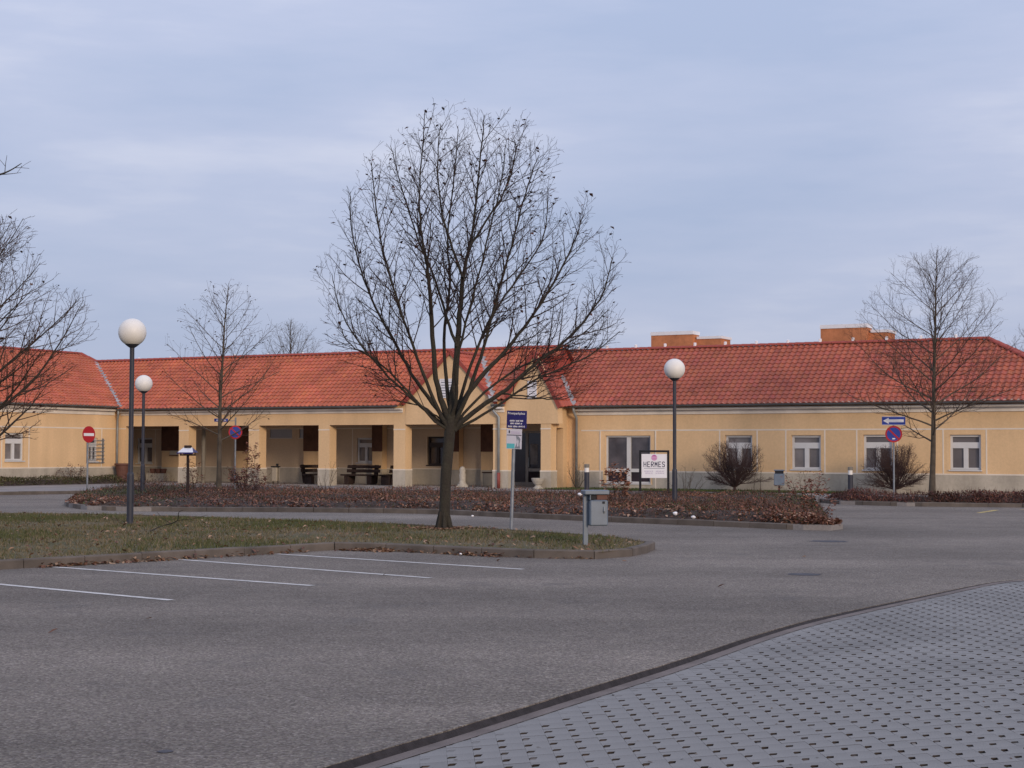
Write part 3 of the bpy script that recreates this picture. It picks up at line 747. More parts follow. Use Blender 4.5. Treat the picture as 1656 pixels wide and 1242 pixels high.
# cross wall closing the arcade on the right, with its narrow opening
xr = XA1 + .05
bx('side_pier', xr - .30, xr, YR_ - .45, YR_ + .34, .1, ZLIN + .05, M['wall'])
bx('side_lintel', xr - .30, xr, .551, YR_ - .451, ZLIN - .12, ZCL + .5, M['wall'])
bx('side_wall_top', xr - .30, xr - .002, YR_ - .45, YR_ + .34, ZLIN + .0505, ZCL + .5, M['wall'])
bx('right_end_wall', xr - .3, XR0 + .02, YR_ + .02, YR_ + .34, .1, ZCR + .5, M['wall'])
# entrance doors
d = MB(); x0, x1, z1 = XD0, XD1, dr[3]; yd = YB + .08; xm = x0 + (x1 - x0) * .36; f = .07
for a, c in ((x0, x0 + f), (xm - f, xm + f), (x1 - f, x1)): d.box(a, c, yd, yd + .08, .13, z1)
for q in (.13, .30): pass
d.box(x0 + f, xm - f, yd, yd + .08, .13, .30); d.box(xm + f, x1 - f, yd, yd + .08, .13, .30); d.box(x0 + f, xm - f, yd, yd + .08, z1 - .1, z1); d.box(xm + f, x1 - f, yd, yd + .08, z1 - .1, z1)
zm = az(860, 760); d.box(xm + f, x1 - f, yd, yd + .08, zm - .07, zm + .07)
door = d.build('entrance_door', M['alu'], bld)
for a, c, q, q2 in ((x0 + f, xm - f, .30, z1 - .1), (xm + f, x1 - f, .30, zm - .07), (xm + f, x1 - f, zm + .07, z1 - .1)):
    bx('pane', a + .001, c - .001, yd + .03, yd + .05, q + .001, q2 - .001, M['pane_dark'], door)
bx('poster', X(856, YB), X(868, YB), yd + .018, yd + .028, az(860, 751), az(860, 718), M['poster'], door)
h_ = MB(); h_.box(xm + .10, xm + .14, yd - .05, yd - .02, 1.0, 1.45); h_.build('handle', M['zinc'], door)
# --- cornices and gutters
def cornice(a, c, yf, z0, ztop, swap=False, sgn=-1):
    # stepped profile: fascia, shadow groove, upper board
    hh = ztop - z0
    prof = [(.0, .05, z0, z0 + hh * .50), (.0, .10, z0 + hh * .50 + .001, z0 + hh * .62), (.0, .24, z0 + hh * .62 + .001, ztop - .02)]
    bb = MB()
    for d0, d1, q, q2 in prof:
        if swap: bb.box(yf + d0 + .001, yf + d1, a, c, q, q2)
        else: bb.box(a, c, yf - d1, yf - d0 - .001, q, q2)
    bb.build('cornice', M['cornice'], bld)
def gutter(pts, r=.085):
    # half-round trough
    bb = MB(); a, c = Vector(pts[0]), Vector(pts[1]); t = (c - a).normalized(); s = Vector((-t.y, t.x, 0)); n_ = 8
    for k in range(n_):
        a0, a1 = math.pi * k / n_, math.pi * (k + 1) / n_
        q = lambda p, an, rr: p + s * math.cos(an) * rr - Vector((0, 0, 1)) * math.sin(an) * rr
        bb.face([q(a, a0, r), q(c, a0, r), q(c, a1, r), q(a, a1, r)]); bb.face([q(a, a0, r - .008), q(a, a1, r - .008), q(c, a1, r - .008), q(c, a0, r - .008)])
    bb.face([a + s * (math.cos(math.pi * k / n_) * r) - Vector((0, 0, 1)) * math.sin(math.pi * k / n_) * r for k in range(n_ + 1)])
    bb.face([c + s * (math.cos(math.pi * k / n_) * r) - Vector((0, 0, 1)) * math.sin(math.pi * k / n_) * r for k in reversed(range(n_ + 1))])
    return bb.build('gutter', M['gutter'], bld)
OV = .45
cornice(XC + .25, XG1 - .15, 0, ZCL, ZG - .10); gutter([(XC + .42, -OV, ZG), (XG1 - .2, -OV, ZG)])
cornice(XR0, XEND + .3, YR_, ZCR, ZGR - .10); gutter([(XR0 - .2, YR_ - OV, ZGR), (XEND + .4, YR_ - OV, ZGR)])
cornice(YW0, -.25, XC, ZCW, ZGW - .10, swap=True); gutter([(XC + OV, YW0, ZGW), (XC + OV, -.42, ZGW)])
XGM0, XGM1 = X(800), X(818)
gutter([(X(798), -.20, ZG), (X(818), -.20, ZG)], .10)
cornice(X(800), X(816), -.012, ZG - .35, ZG - .10)
# downpipes
def pipe(pts, m, r=.045, name='downpipe'):
    bb = MB(); bb.tube(pts, r, 10); bb.build(name, m, bld, smooth=True)
xp = X(186, -.15)
pipe([(XC + .42, -.40, ZG - .07), (XC + .40, -.38, ZG - .25), (XC + .12, -.12, ZCW - .25), (XC + .12, -.12, ZLW), (XC + .12, -.12, .15)], M['zinc'], .06)
xp = X(806.5, -.1)
pipe([(X(801), -.2, ZG - .08), (X(801.5), -.2, ZG - .30), (xp, -.10, ZLIN + .35), (xp, -.10, .80)], M['zinc'], .06); pipe([(xp, -.10, .80), (xp, -.10, .12)], M['red_pipe'], .075, 'stand_pipe')
xp = X(932.5, YR_ - .1)
pipe([(xp - .02, YR_ - .42, ZGR - .07), (xp, YR_ - .40, ZGR - .22), (xp, YR_ - .12, ZCR - .12), (xp, YR_ - .12, .15)], M['zinc'], .06)

# --- roofs: courses of pantiles as real relief
rt = random.Random(5)
def tile_slope(P0, es, et, nrm, L, s0, s1, parent, tile=.25, course=.295, name='roof_tiles', tone=(.43, .112, .056)):
    """pantiles on the plane at P0 spanned by es (along the eave) and et (up the slope); s0/s1 = (at eave, at top) limits"""
    nC = max(1, round(L / course)); cs = L / nC; bb = MB(); SEG = 6
    for k in range(nC):
        t0, t1 = k * cs - (.05 if k == 0 else .0), (k + 1) * cs + .02
        f0, f1 = k / nC, (k + 1) / nC
        a0, b0 = s0[0] + (s0[1] - s0[0]) * f0, s1[0] + (s1[1] - s1[0]) * f0
        a1, b1 = s0[0] + (s0[1] - s0[0]) * f1, s1[0] + (s1[1] - s1[0]) * f1
        lo, hi = min(a0, a1), max(b0, b1)
        if hi - lo < .02: continue
        j0, j1 = math.floor(lo / tile), math.ceil(hi / tile)
        for j in range(j0, j1):
            v = rt.gauss(0, .05); hue = rt.gauss(0, .04); patch = .13 * noise.noise((j * .06, k * .16, P0[0] * .1)) + .10 * noise.noise((j * .3, k * .5, 4))
            q = 1 + v + patch
            if rt.random() < .02: q *= .8
            cc = (tone[0] * q, tone[1] * q * (1 + hue), tone[2] * q * (1 - hue))
            prev = None
            for g_ in range(SEG + 1):
                ph = g_ / SEG; s = (j + ph) * tile
                hgt = .042 * math.sin(math.pi * min(1, ph / .62)) if ph < .62 else .0 - .006 * math.sin(math.pi * (ph - .62) / .38)
                sb = min(max(s, a0), b0); st = min(max(s, a1), b1)
                jz = rt.uniform(-.001, .001) if 0 < g_ < SEG else 0
                lo_ = P0 + es * sb + et * t0 + nrm * (hgt + .055 + jz); up = P0 + es * st + et * t1 + nrm * (hgt + .022)
                dn = P0 + es * sb + et * t0 + nrm * (hgt + .012)
                if prev and (sb - prev[3] > 1e-5 or st - prev[4] > 1e-5):
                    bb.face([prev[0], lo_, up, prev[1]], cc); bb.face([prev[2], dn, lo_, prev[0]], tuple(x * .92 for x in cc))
                prev = (lo_, up, dn, sb, st)
    return bb.build(name, M['tile'], parent, kind='stuff')
def deck(pts, parent, name='roof_deck'):
    bb = MB(); bb.face(pts); return bb.build(name, M['ridge'], parent)
Z1 = Vector((0, 0, 1))
# left main slope (arcade)
XL0 = XC + OV
XRL = BL(155, 589.5, YRIDGE).x            # where the left ridge meets the wing
XG2A = X(863)                            # right gable apex
runL, riseL = YRIDGE + OV, ZRL - ZG; LL = math.hypot(runL, riseL)
etL = Vector((0, runL / LL, riseL / LL)); nL = Vector((0, -riseL / LL, runL / LL))
P0 = Vector((0, -OV, ZG)); ex = Vector((1, 0, 0))
fA = (OV + .38) / runL
tile_slope(P0, ex, etL, nL, LL, (XL0, XRL), (XG1 - .10, XG1 - .10), ROOF)
tile_slope(P0 + etL * LL * fA, ex, etL, nL, LL * (1 - fA), (XG1 - .09, XG1 - .09), (XG2A + .15, XG2A - .1), ROOF)
fB = (OV - .16) / runL
tile_slope(P0 + etL * LL * fB, ex, etL, nL, LL * (fA - fB) + .05, (XG2 - .12, XG2 - .12), (X(822), X(822)), ROOF)
deck([(XG2 - .12, -.16, ZG + riseL * fB - .02), (X(822), -.16, ZG + riseL * fB - .02), (X(822), .40, ZG + riseL * fA), (XG2 - .12, .40, ZG + riseL * fA)], ROOF)
deck([(XL0 - .05, -OV, ZG - .02), (XG1 - .1, -OV, ZG - .02), (XG1 - .1, YRIDGE, ZRL - .02), (XRL, YRIDGE, ZRL - .02)], ROOF); deck([(XG1 - .1, .38, ZG + riseL * fA), (XG2A, .38, ZG + riseL * fA), (XG2A, YRIDGE, ZRL - .02), (XG1 - .1, YRIDGE, ZRL - .02)], ROOF)
deck([(XRL - 6, YRIDGE, ZRL - .02), (XG2A + .1, YRIDGE, ZRL - .02), (XG2A + .1, 2 * YRIDGE + OV, ZG), (XL0 - 6, 2 * YRIDGE + OV, ZG)], ROOF)
deck([(XG2A - .05, .2, ZG), (XG2A - .05, YRIDGE + 2.6, ZG), (XG2A - .05, YRIDGE, ZRL)], ROOF)
# right main slope with hip
runR, riseR = YRR - YR_ + OV, ZRR - ZGR; LR_ = math.hypot(runR, riseR)
etR = Vector((0, runR / LR_, riseR / LR_)); nR = Vector((0, -riseR / LR_, runR / LR_))
P0 = Vector((0, YR_ - OV, ZGR))
XRG = X(927, YR_ - OV)
XVT = X(893, YRR - .35)
tile_slope(P0, ex, etR, nR, LR_, (XRG - .05, XVT), (XEND + OV, XE), ROOF, tone=(.345, .092, .054))
deck([(XRG - .4, YR_ - OV, ZGR - .02), (XEND + OV, YR_ - OV, ZGR - .02), (XE, YRR, ZRR - .02), (XVT - 1, YRR, ZRR - .02)], ROOF)
YBK = 2 * YRR - YR_ + OV
deck([(XG2A, YRR, ZRR - .02), (XE, YRR, ZRR - .02), (XEND + OV, YBK, ZGR - .02), (XG2A, YBK, ZGR - .02)], ROOF)
# hip end
hv = Vector((-(HIPL + OV), 0, ZRR - ZGR)); LH = hv.length; etH = hv / LH; nH = Vector((ZRR - ZGR, 0, HIPL + OV)).normalized()
tile_slope(Vector((XEND + OV, 0, ZGR)), Vector((0, 1, 0)), etH, nH, LH, (YR_ - OV, YRR), (YBK, YRR), ROOF, tone=(.40, .09, .055))
deck([(XEND + OV, YR_ - OV, ZGR - .02), (XEND + OV, YBK, ZGR - .02), (XE, YRR, ZRR - .02)], ROOF)
wall('wall', YR_ + .35, YBK - OV, .1, ZCR + .5, XEND, .3, [], M['wall'], bld, swap=True)
# wing roof: slope facing +x; its ridge is higher and set back
runW = 5.0
for _ in range(30):
    XWR = XL0 - runW; ZWR = BWg(60, 568.5, XWR).z
    runW = .5 * runW + .5 * (XL0 - XRL) * (ZWR - ZGW) / (ZRL - ZGW)
XWR = XL0 - runW; ZWR = BWg(60, 568.5, XWR).z
riseW = ZWR - ZGW; LW = math.hypot(riseW, runW)
etW = Vector((-runW / LW, 0, riseW / LW)); nW = Vector((riseW / LW, 0, runW / LW))
YWE = BWg(131, 572, XWR).y                # far end of the wing ridge
fV = (ZRL - ZGW) / riseW                   # where the main ridge hits the wing slope
XV = XL0 - runW * fV
print('wing ridge', XWR, ZWR, YWE, 'main ridge meets wing at x', XV, 'wanted', XRL)
# s axis along -y so that the normal faces out: use es=(0,1,0)
PW0 = Vector((XL0, 0, ZGW))
s_top = YWE; s_v = YRIDGE
def wlim(f):
    # right limit of the wing slope: up the valley to the main ridge, then along the hip to the ridge end
    return -OV + (s_v + OV) * (f / fV) if f <= fV else s_v + (s_top - s_v) * ((f - fV) / (1 - fV))
# two bands: below and above the main ridge level
tile_slope(PW0, Vector((0, 1, 0)), etW, nW, LW * fV, (YW0 - 1, YW0 - 1), (-OV, s_v), ROOF)
tile_slope(PW0 + etW * LW * fV, Vector((0, 1, 0)), etW, nW, LW * (1 - fV), (YW0 - 1, YW0 - 1), (s_v, s_top), ROOF)
deck([(XL0, YW0 - 1, ZGW - .02), (XL0, -OV, ZGW - .02), (XV, s_v, ZRL - .02), (XWR, s_top, ZWR - .02), (XWR, YW0 - 1, ZWR - .02)], ROOF)
deck([(XWR, YW0 - 1, ZWR - .02), (XWR, s_top, ZWR - .02), (XWR - 8.2, s_top + 6, ZGW), (XWR - 8.2, YW0 - 1, ZGW)], ROOF)
deck([(XV, s_v, ZRL - .02), (XV - 2, s_v + 8, ZGW), (XWR - 8.2, s_top + 6, ZGW), (XWR, s_top, ZWR - .02)], ROOF)
# ridge tiles
def ridge_run(a, c, name='ridge_tile', r=.12, step=.40):
    a, c = Vector(a), Vector(c); L = (c - a).length; n_ = max(1, round(L / step)); t = (c - a) / n_
    bb = MB(); u = t.normalized(); s = u.cross(Z1).normalized(); nz = s.cross(u)
    K = 5; base = []
    for e_, rr in ((0.0, r * 1.08), (1.06, r * .94)):
        for k in range(K + 1):
            an = math.pi * k / K; base.append(u * (t.length * e_) + s * math.cos(an) * rr + nz * (math.sin(an) * rr * .85 - .03))
    bb.v = [tuple(p) for p in base]
    for k in range(K): bb.f.append((k, k + 1, K + 2 + k, K + 1 + k)); bb.c.append(None)
    bb.f.append(tuple(range(K + 1))); bb.c.append(None)
    me = bb.mesh(name, M['ridge'])
    for k in range(n_):
        o = link(name, me, ROOF); o.location = a + t * k
ridge_run((XRL, YRIDGE, ZRL + .07), (XG2A + .1, YRIDGE, ZRL + .07)); ridge_run((XVT - .6, YRR, ZRR + .07), (XE, YRR, ZRR + .07))
ridge_run((XE, YRR, ZRR + .07), (XEND + OV, YR_ - OV, ZGR + .07)); ridge_run((XE, YRR, ZRR + .07), (XEND + OV, YBK, ZGR + .07))
ridge_run((XWR, YW0 - 1, ZWR + .07), (XWR, s_top, ZWR + .07)); ridge_run((XWR, s_top, ZWR + .07), (XV, s_v, ZRL + .09))
# small white ridge clips
clip = MB(); clip.bevbox(-.05, .05, -.06, .06, 0, .16, .015); cm = clip.mesh('ridge_clip', M['tissue'])
xk = XVT + 1.2
while xk < XE: o = link('ridge_clip', cm, ROOF); o.location = (xk, YRR - .02, ZRR + .10); xk += 1.42
for kx in range(9): o = link('ridge_clip', cm, ROOF); o.location = (XRL + 3 + kx * 2.1, YRIDGE, ZRL + .10); o.scale = (.6, .6, .6)
# pale eave combs under the first course
def eave_comb(a, c, drop=.0):
    a, c = Vector(a), Vector(c); L = (c - a).length; n_ = int(L / .25); t = (c - a) / n_; bb = MB(); u = t.normalized()
    for k in range(n_):
        p = a + t * k; pts = [p + u * (t.length * q) + Z1 * (.05 * math.sin(math.pi * min(1, q / .62)) if q < .62 else 0) for q in (0, .15, .31, .46, .62)]
        bb.face([p] + [q + Z1 * .02 for q in pts] + [pts[-1]])
    return bb.build('eave_comb', M['tile_edge'], ROOF)
eave_comb((XRG, YR_ - OV - .055, ZGR + .0), (XEND + OV, YR_ - OV - .055, ZGR + .0))
eave_comb((XL0 + .056, YW0, ZGW), (XL0 + .056, -OV, ZGW))
# valleys with lead flashing
def flashing(a, c, wd, n_up, name='valley_flashing'):
    a, c = Vector(a), Vector(c); u = (c - a).normalized(); s = u.cross(Vector(n_up)).normalized() * wd / 2; bb = MB(); nn = 14; up = Vector(n_up).normalized()
    for k in range(nn):
        p, q = a.lerp(c, k / nn), a.lerp(c, (k + .97) / nn); j = rt.uniform(.9, 1.1)
        bb.face([p - s * j + up * .085, p + s * j + up * .085, q + s * j + up * .10, q - s * j + up * .10]); bb.face([p - s * j + up * .02, p - s * j + up * .085, p + s * j + up * .085, p + s * j + up * .02])
    return bb.build(name, M['flash'], ROOF)
flashing((XL0, -OV, (ZG + ZGW) / 2), (XV, s_v, ZRL), .42, (0.25, -.25, 1))
# --- gables
def gable(xl, xr_, apex_px, apex_py, yf, zb, right_lim, name):
    xa = X(apex_px, yf); za = zc(apex_px, apex_py, yf)
    th = .45
    bb = MB(); F_ = [(xl, yf, ZLIN + .051), (xr_, yf, ZLIN + .051), (xr_, yf, zb), (xa, yf, za), (xl, yf, zb)]
    bb.face(F_); bb.face([(p[0], yf + th, p[2]) for p in reversed(F_)])
    n_ = len(F_)
    for k in range(n_): a, c = F_[k], F_[(k + 1) % n_]; bb.face([a, (a[0], yf + th, a[2]), (c[0], yf + th, c[2]), c])
    g = bb.build('gable_wall', M['wall'], bld)
    return xa, za, g
YF = -.025
def gable_roof(xa, za, side, xe, ze, ov, yback, rake=.10):
    # slope from ridge (xa, za) to eave (xe, ze), front edge a little proud of the wall
    d = Vector((xe - xa, 0, ze - za)); d = d + d.normalized() * ov; L = d.length
    et = -d / L; nrm = Vector((-d.z * (1 if side > 0 else -1), 0, abs(d.x))).normalized()
    if nrm.x * side < 0: nrm.x *= -1
    P = Vector((xa, 0, za)) + d + nrm * .02
    tile_slope(P, Vector((0, 1, 0)), et, nrm, L, (YF - rake, YF - rake), (yback, yback), ROOF, tone=(.40, .09, .052))
    deck([P + Vector((0, YF - rake, 0)), P + Vector((0, yback, 0)), P + et * L + Vector((0, yback, 0)), P + et * L + Vector((0, YF - rake, 0))], ROOF)
    # rake board
    a = P + Vector((0, YF - rake, 0)); c = a + et * L
    bb = MB(); up = nrm * .10; dn = -nrm * .06; y2 = Vector((0, .05, 0))
    bb.v = [tuple(q) for q in (a + dn, c + dn, c + up, a + up, a + dn + y2, c + dn + y2, c + up + y2, a + up + y2)]
    bb.f = [(0, 1, 2, 3), (7, 6, 5, 4), (0, 4, 5, 1), (3, 2, 6, 7), (0, 3, 7, 4), (1, 5, 6, 2)]; bb.c = [None] * 6
    bb.build('rake_board', M['ridge'], ROOF)
zb1 = zc(656, 652, YF)
xa1, za1, g1 = gable(XG1, XG2, 728, 571, YF, zb1, None, 'a')
gable_roof(xa1, za1, -1, XG1, zb1, .12, 2.9); gable_roof(xa1, za1, 1, XG2, zb1, .10, 3.0)
XH0, XH1 = X(815), X(904)
zb2 = zc(903, 657, YF)
xa2, za2, g2 = gable(XG2 + .02, XH1, 863, 573, YF, zb2, None, 'b') if False else (None, None, None)
# right gable: asymmetric left foot at the gutter between the gables
xa2 = X(863, YF); za2 = zc(863, 573, YF); zl2 = zc(815, 655, YF)
bb = MB(); F_ = [(XG2 + .002, YF, ZLIN + .051), (XH1, YF, ZLIN + .051), (XH1, YF, zb2), (xa2, YF, za2), (XH0, YF, zl2), (XG2 + .002, YF, zl2)]
F_[1] = (XH1 - .03, YF, ZLIN + .051); F_[2] = (XH1 - .06, YF, zb2 - .04); F_[3] = (xa2, YF, za2 - .05)
bb.face(F_); bb.face([(p[0], YF + .45, p[2]) for p in reversed(F_)])
for k in range(len(F_)): a, c = F_[k], F_[(k + 1) % len(F_)]; bb.face([a, (a[0], YF + .45, a[2]), (c[0], YF + .45, c[2]), c])
bb.build('gable_wall', M['wall'], bld)
gable_roof(xa2, za2, -1, XH0, zl2, .06, 2.9)
def tile_patch(p00, p10, p11, p01, ns, nt_, tone=(.40, .09, .052)):
    # warped patch of pantiles: p00-p10 along the eave, p01-p11 along the top
    p00, p10, p11, p01 = map(Vector, (p00, p10, p11, p01)); nrm = (p10 - p00).cross(p01 - p00).normalized()
    if nrm.z < 0: nrm = -nrm
    B = lambda s, t: (p00.lerp(p10, s)).lerp(p01.lerp(p11, s), t); bb = MB()
    for k in range(nt_):
        for j in range(ns):
            q = 1 + rt.gauss(0, .08); cc = tuple(c * q for c in tone); prev = None
            for g_ in range(7):
                ph = g_ / 6; s = (j + ph) / ns; h = .042 * math.sin(math.pi * min(1, ph / .62)) if ph < .62 else 0
                lo_, up, dn = B(s, k / nt_) + nrm * (h + .055), B(s, (k + 1.05) / nt_) + nrm * (h + .022), B(s, k / nt_) + nrm * (h + .012)
                if prev: bb.face([prev[0], lo_, up, prev[1]], cc); bb.face([prev[2], dn, lo_, prev[0]], cc)
                prev = (lo_, up, dn)
    bb.build('roof_tiles', M['tile'], ROOF, kind='stuff')
zt_ = za2 - .10; yv = YR_ - OV + (zt_ - ZGR) / riseR * runR
VT = Vector((X(896, yv), yv, zt_)); VB2 = Vector((X(927, YR_ - OV), YR_ - OV, ZGR))
FT, AP = Vector((XH1 + .06, YF - .10, zb2 - .06)), Vector((xa2, YF - .10, za2 + .02))
tile_patch(FT, VB2, VT, AP, 4, 8)
deck([FT, VB2, VT, AP], ROOF)
bb = MB(); o_ = Vector((.035, 0, .03)); y2 = Vector((0, .05, 0))
bb.v = [tuple(q) for q in (FT - o_ * 1.5, AP - o_ * 1.5, AP + o_ * 2.4, FT + o_ * 2.4, FT - o_ * 1.5 + y2, AP - o_ * 1.5 + y2, AP + o_ * 2.4 + y2, FT + o_ * 2.4 + y2)]
bb.f = [(0, 1, 2, 3), (7, 6, 5, 4), (0, 4, 5, 1), (3, 2, 6, 7), (0, 3, 7, 4), (1, 5, 6, 2)]; bb.c = [None] * 6; bb.build('rake_board', M['ridge'], ROOF)
ridge_run((xa1, YF - .1, za1 + .06), (xa1, 2.6, za1 + .06)); ridge_run(AP + Vector((0, 0, .05)), VT + Vector((-.1, 0, .12)))
def yroof(z, zg, rise, run, y0): return y0 + (z - zg) / rise * run
flashing((XG2 + .08, yroof(zb1, ZG, riseL, runL, -OV), zb1), (xa1 + .1, yroof(za1, ZG, riseL, runL, -OV), za1), .36, (.3, -.3, 1))
flashing(VB2, VT, .30, (.25, -.6, .8))
bb = MB(); bb.face([(xa2 - .2, YRIDGE - .3, ZG), (VT.x, VT.y, ZG), VT, (xa2 - .2, YRIDGE - .3, za2)]); bb.build('roof_closing', M['ridge'], ROOF)
def louvre(px0, px1, py0, py1):
    x0, x1 = X(px0, YF), X(px1, YF); z1, z0 = zc((px0 + px1) / 2, py0, YF), zc((px0 + px1) / 2, py1, YF)
    f = MB(); e_ = .06
    f.box(x0, x0 + e_, YF - .04, YF - .001, z0, z1); f.box(x1 - e_, x1, YF - .04, YF - .001, z0, z1); f.box(x0 + e_, x1 - e_, YF - .04, YF - .001, z1 - e_, z1); f.box(x0 + e_, x1 - e_, YF - .04, YF - .001, z0, z0 + e_)
    o = f.build('louvre', M['sign_white'], bld)
    bx('back_panel', x0 + e_, x1 - e_, YF - .012, YF - .002, z0 + e_, z1 - e_, M['grey_print'], o)
    n_ = 6
    for k in range(n_):
        z = z0 + e_ + (z1 - z0 - 2 * e_) * (k + .3) / n_
        s = MB(); s.v = [(x0 + e_, YF - .035, z), (x1 - e_, YF - .035, z), (x1 - e_, YF - .016, z + .085), (x0 + e_, YF - .016, z + .085)]; s.f = [(0, 1, 2, 3)]; s.c = [None]
        s.box(x0 + e_, x1 - e_, YF - .036, YF - .014, z, z + .068); s.build('slat', M['sign_white'], o)
louvre(711, 739, 612.5, 643.5); louvre(853.5, 868, 615.5, 644)

# --- orange rooftop blocks of a taller building behind
def back_building(px0, px1, px2, top, top2, Y, label):
    a = PD(px0, top, Y); zt = a.z
    r = thing('brick_building', label, 'building', (a.x, a.y, 0), -TH)
    k = F / Y * (math.cos(TH) + math.sin(TH) * (px0 - IW / 2) / F); wd = (px1 - px0) / k; dep = 1.0
    lw = MB(); lw.box(-5, wd + 6, .3, 9, 0, zt - 2.2); lw.build('lower_block', M['brick'], r)
    wl = MB(); wl.box(0, wd, 0, dep, 0, zt - .9); wl.build('wall', M['brick'], r)
    at = MB(); at.box(-.05, wd + .04, -.08, dep, zt - .899, zt); at.build('attic_band', M['brick'], r)
    pp = MB(); pp.box(-.08, wd + .08, -.12, dep + .04, zt + .001, zt + .22); pp.build('parapet_cap', M['sign_white'], r)
    wd2 = wd + (px2 - px1 - 8) / k; z2 = zt - .28
    w2 = MB(); w2.box(wd + .001, wd2, .35, dep + 1, 0, z2); w2.build('side_wall', M['brick'], r)
    p2 = MB(); p2.box(wd + .161, wd2 + .06, .30, dep + 1.1, z2 + .001, z2 + .16); p2.build('parapet_cap', M['sign_white'], r)
    f = MB(); x0, x1 = wd * .22, wd * .70; zz = zt - 1.05
    f.box(x0, x0 + .14, -.05, -.001, zz - 1.2, zz); f.box(x1 - .14, x1, -.05, -.001, zz - 1.2, zz); f.box(x0 + .14, x1 - .14, -.05, -.001, zz - .14, zz)
    wf = f.build('window', M['sign_white'], r)
    g = MB(); g.box(x0 + .14, x1 - .14, -.02, -.002, zz - 1.2, zz - .14); g.build('pane', M['pane'], wf)
back_building(1055, 1119, 1168, 543, 549, 100, 'orange brick block with white parapet above the middle of the right roof')
back_building(1329, 1400, 1438, 532, 538.5, 92, 'orange brick block with white parapet above the roof near its right end')

# ------------------------------------------------------------------ planting
def colour_var(rgb, r_, k=.3):
    q = r_.uniform(1 - k, 1 + k); return tuple(min(1, c * q) for c in rgb)
BEDC = [(.165, .066, .042), (.22, .095, .058), (.12, .05, .036), (.24, .115, .07), (.06, .044, .022), (.055, .06, .024), (.22, .11, .066), (.13, .05, .032)]
def bed_mass(name, poly, hfun, n, label, cs, smin=.02, smax=.05, green=None, seed=1, step=.6, base=.135):
    r_ = random.Random(seed); P = [(p.x, p.y) for p in poly]; pv = [Vector((p.x, p.y, 0)) for p in poly]
    def edge_d(x, y):
        d = 9
        for k in range(len(P)):
            a, c = P[k - 1], P[k]; vx, vy = c[0] - a[0], c[1] - a[1]; L2 = vx * vx + vy * vy + 1e-9
            f = max(0, min(1, ((x - a[0]) * vx + (y - a[1]) * vy) / L2)); d = min(d, math.hypot(x - a[0] - f * vx, y - a[1] - f * vy))
        return d
    cache = {}
    def top(x, y):
        e_ = edge_d(x, y); return base - .03 + hfun(x, y) * min(1, (e_ / .45)) ** .6
    grid_fill(name + '_soil', pv, lambda x, y: base - .03 + (top(x, y) - base + .03) * .62, M['bed'], step, 'structure')
    bb = MB(); xs, ys = [p[0] for p in P], [p[1] for p in P]; k = 0
    ymin, ymax = min(ys), max(ys)
    while k < n:
        y = ymin + (ymax - ymin) * r_.random() ** 1.5; x = r_.uniform(min(xs), max(xs))
        if not in_poly(x, y, P): continue
        k += 1; zt = top(x, y); z = base + (zt - base) * (r_.random() ** .45) + r_.uniform(0, .05)
        c = r_.choice(cs); lf = noise.noise((x * .55, y * .4, 12)); c = tuple(q_ * (1 + .75 * lf) for q_ in c)
        if green and noise.noise((x * .35, y * .35, 4)) + green(x, y) > r_.uniform(.2, .7): c = r_.choice([(.05, .065, .022), (.065, .08, .03), (.04, .05, .02)])
        big = noise.noise((x * .9, y * .9, 9)) > .1
        s_ = r_.uniform(smin, smax) * (1.25 if big else .9)
        a, t = r_.uniform(0, 6.28), r_.uniform(-1.1, 1.1)
        d1 = Vector((math.cos(a) * math.cos(t), math.sin(a) * math.cos(t), math.sin(t))) * s_; d2 = Vector((-math.sin(a), math.cos(a), r_.uniform(-.6, .6))).normalized() * s_ * .5
        p = Vector((x, y, z)); cc = colour_var(c, r_)
        bb.face([p - d1, p - d2 * .9, p + d1, p + d2], cc)
        if k % 7 == 0:                                                  # upright bare twig
            h = r_.uniform(.08, .22); q = p + Vector((r_.uniform(-.06, .06), r_.uniform(-.06, .06), h)); wv = Vector((math.cos(a), math.sin(a), 0)) * .005
            bb.face([p - wv, p + wv, q], colour_var((.07, .04, .032), r_))
    o = bb.build(name, M['leaf'], kind='stuff'); tag(o, label, 'ground cover'); return top
bed_poly = inset([Vector((p.x, p.y, 0)) for p in [bed_left[1]] + bed_front + bed_right + [G(1322, 804, .13), G(1060, 806, .13), G(960, 802, .13), G(800, 800, .13), G(640, 797, .13), G(420, 793, .13), G(200, 790, .13), G(160, 793, .13), G(135, 800, .13)]], .10)
def bed_h(x, y): return .23 + .19 * noise.noise((x * .45, y * .3, 1)) + .10 * noise.noise((x * 1.6, y * 1.2, 5))
bed_top = bed_mass('ground_cover', bed_poly, bed_h, 76000, 'low russet ground cover filling the kerbed bed before the arcade', BEDC, .016, .042, lambda x, y: (.45 if x > 7.5 else (.35 if x < -12 else -.1)), 3)
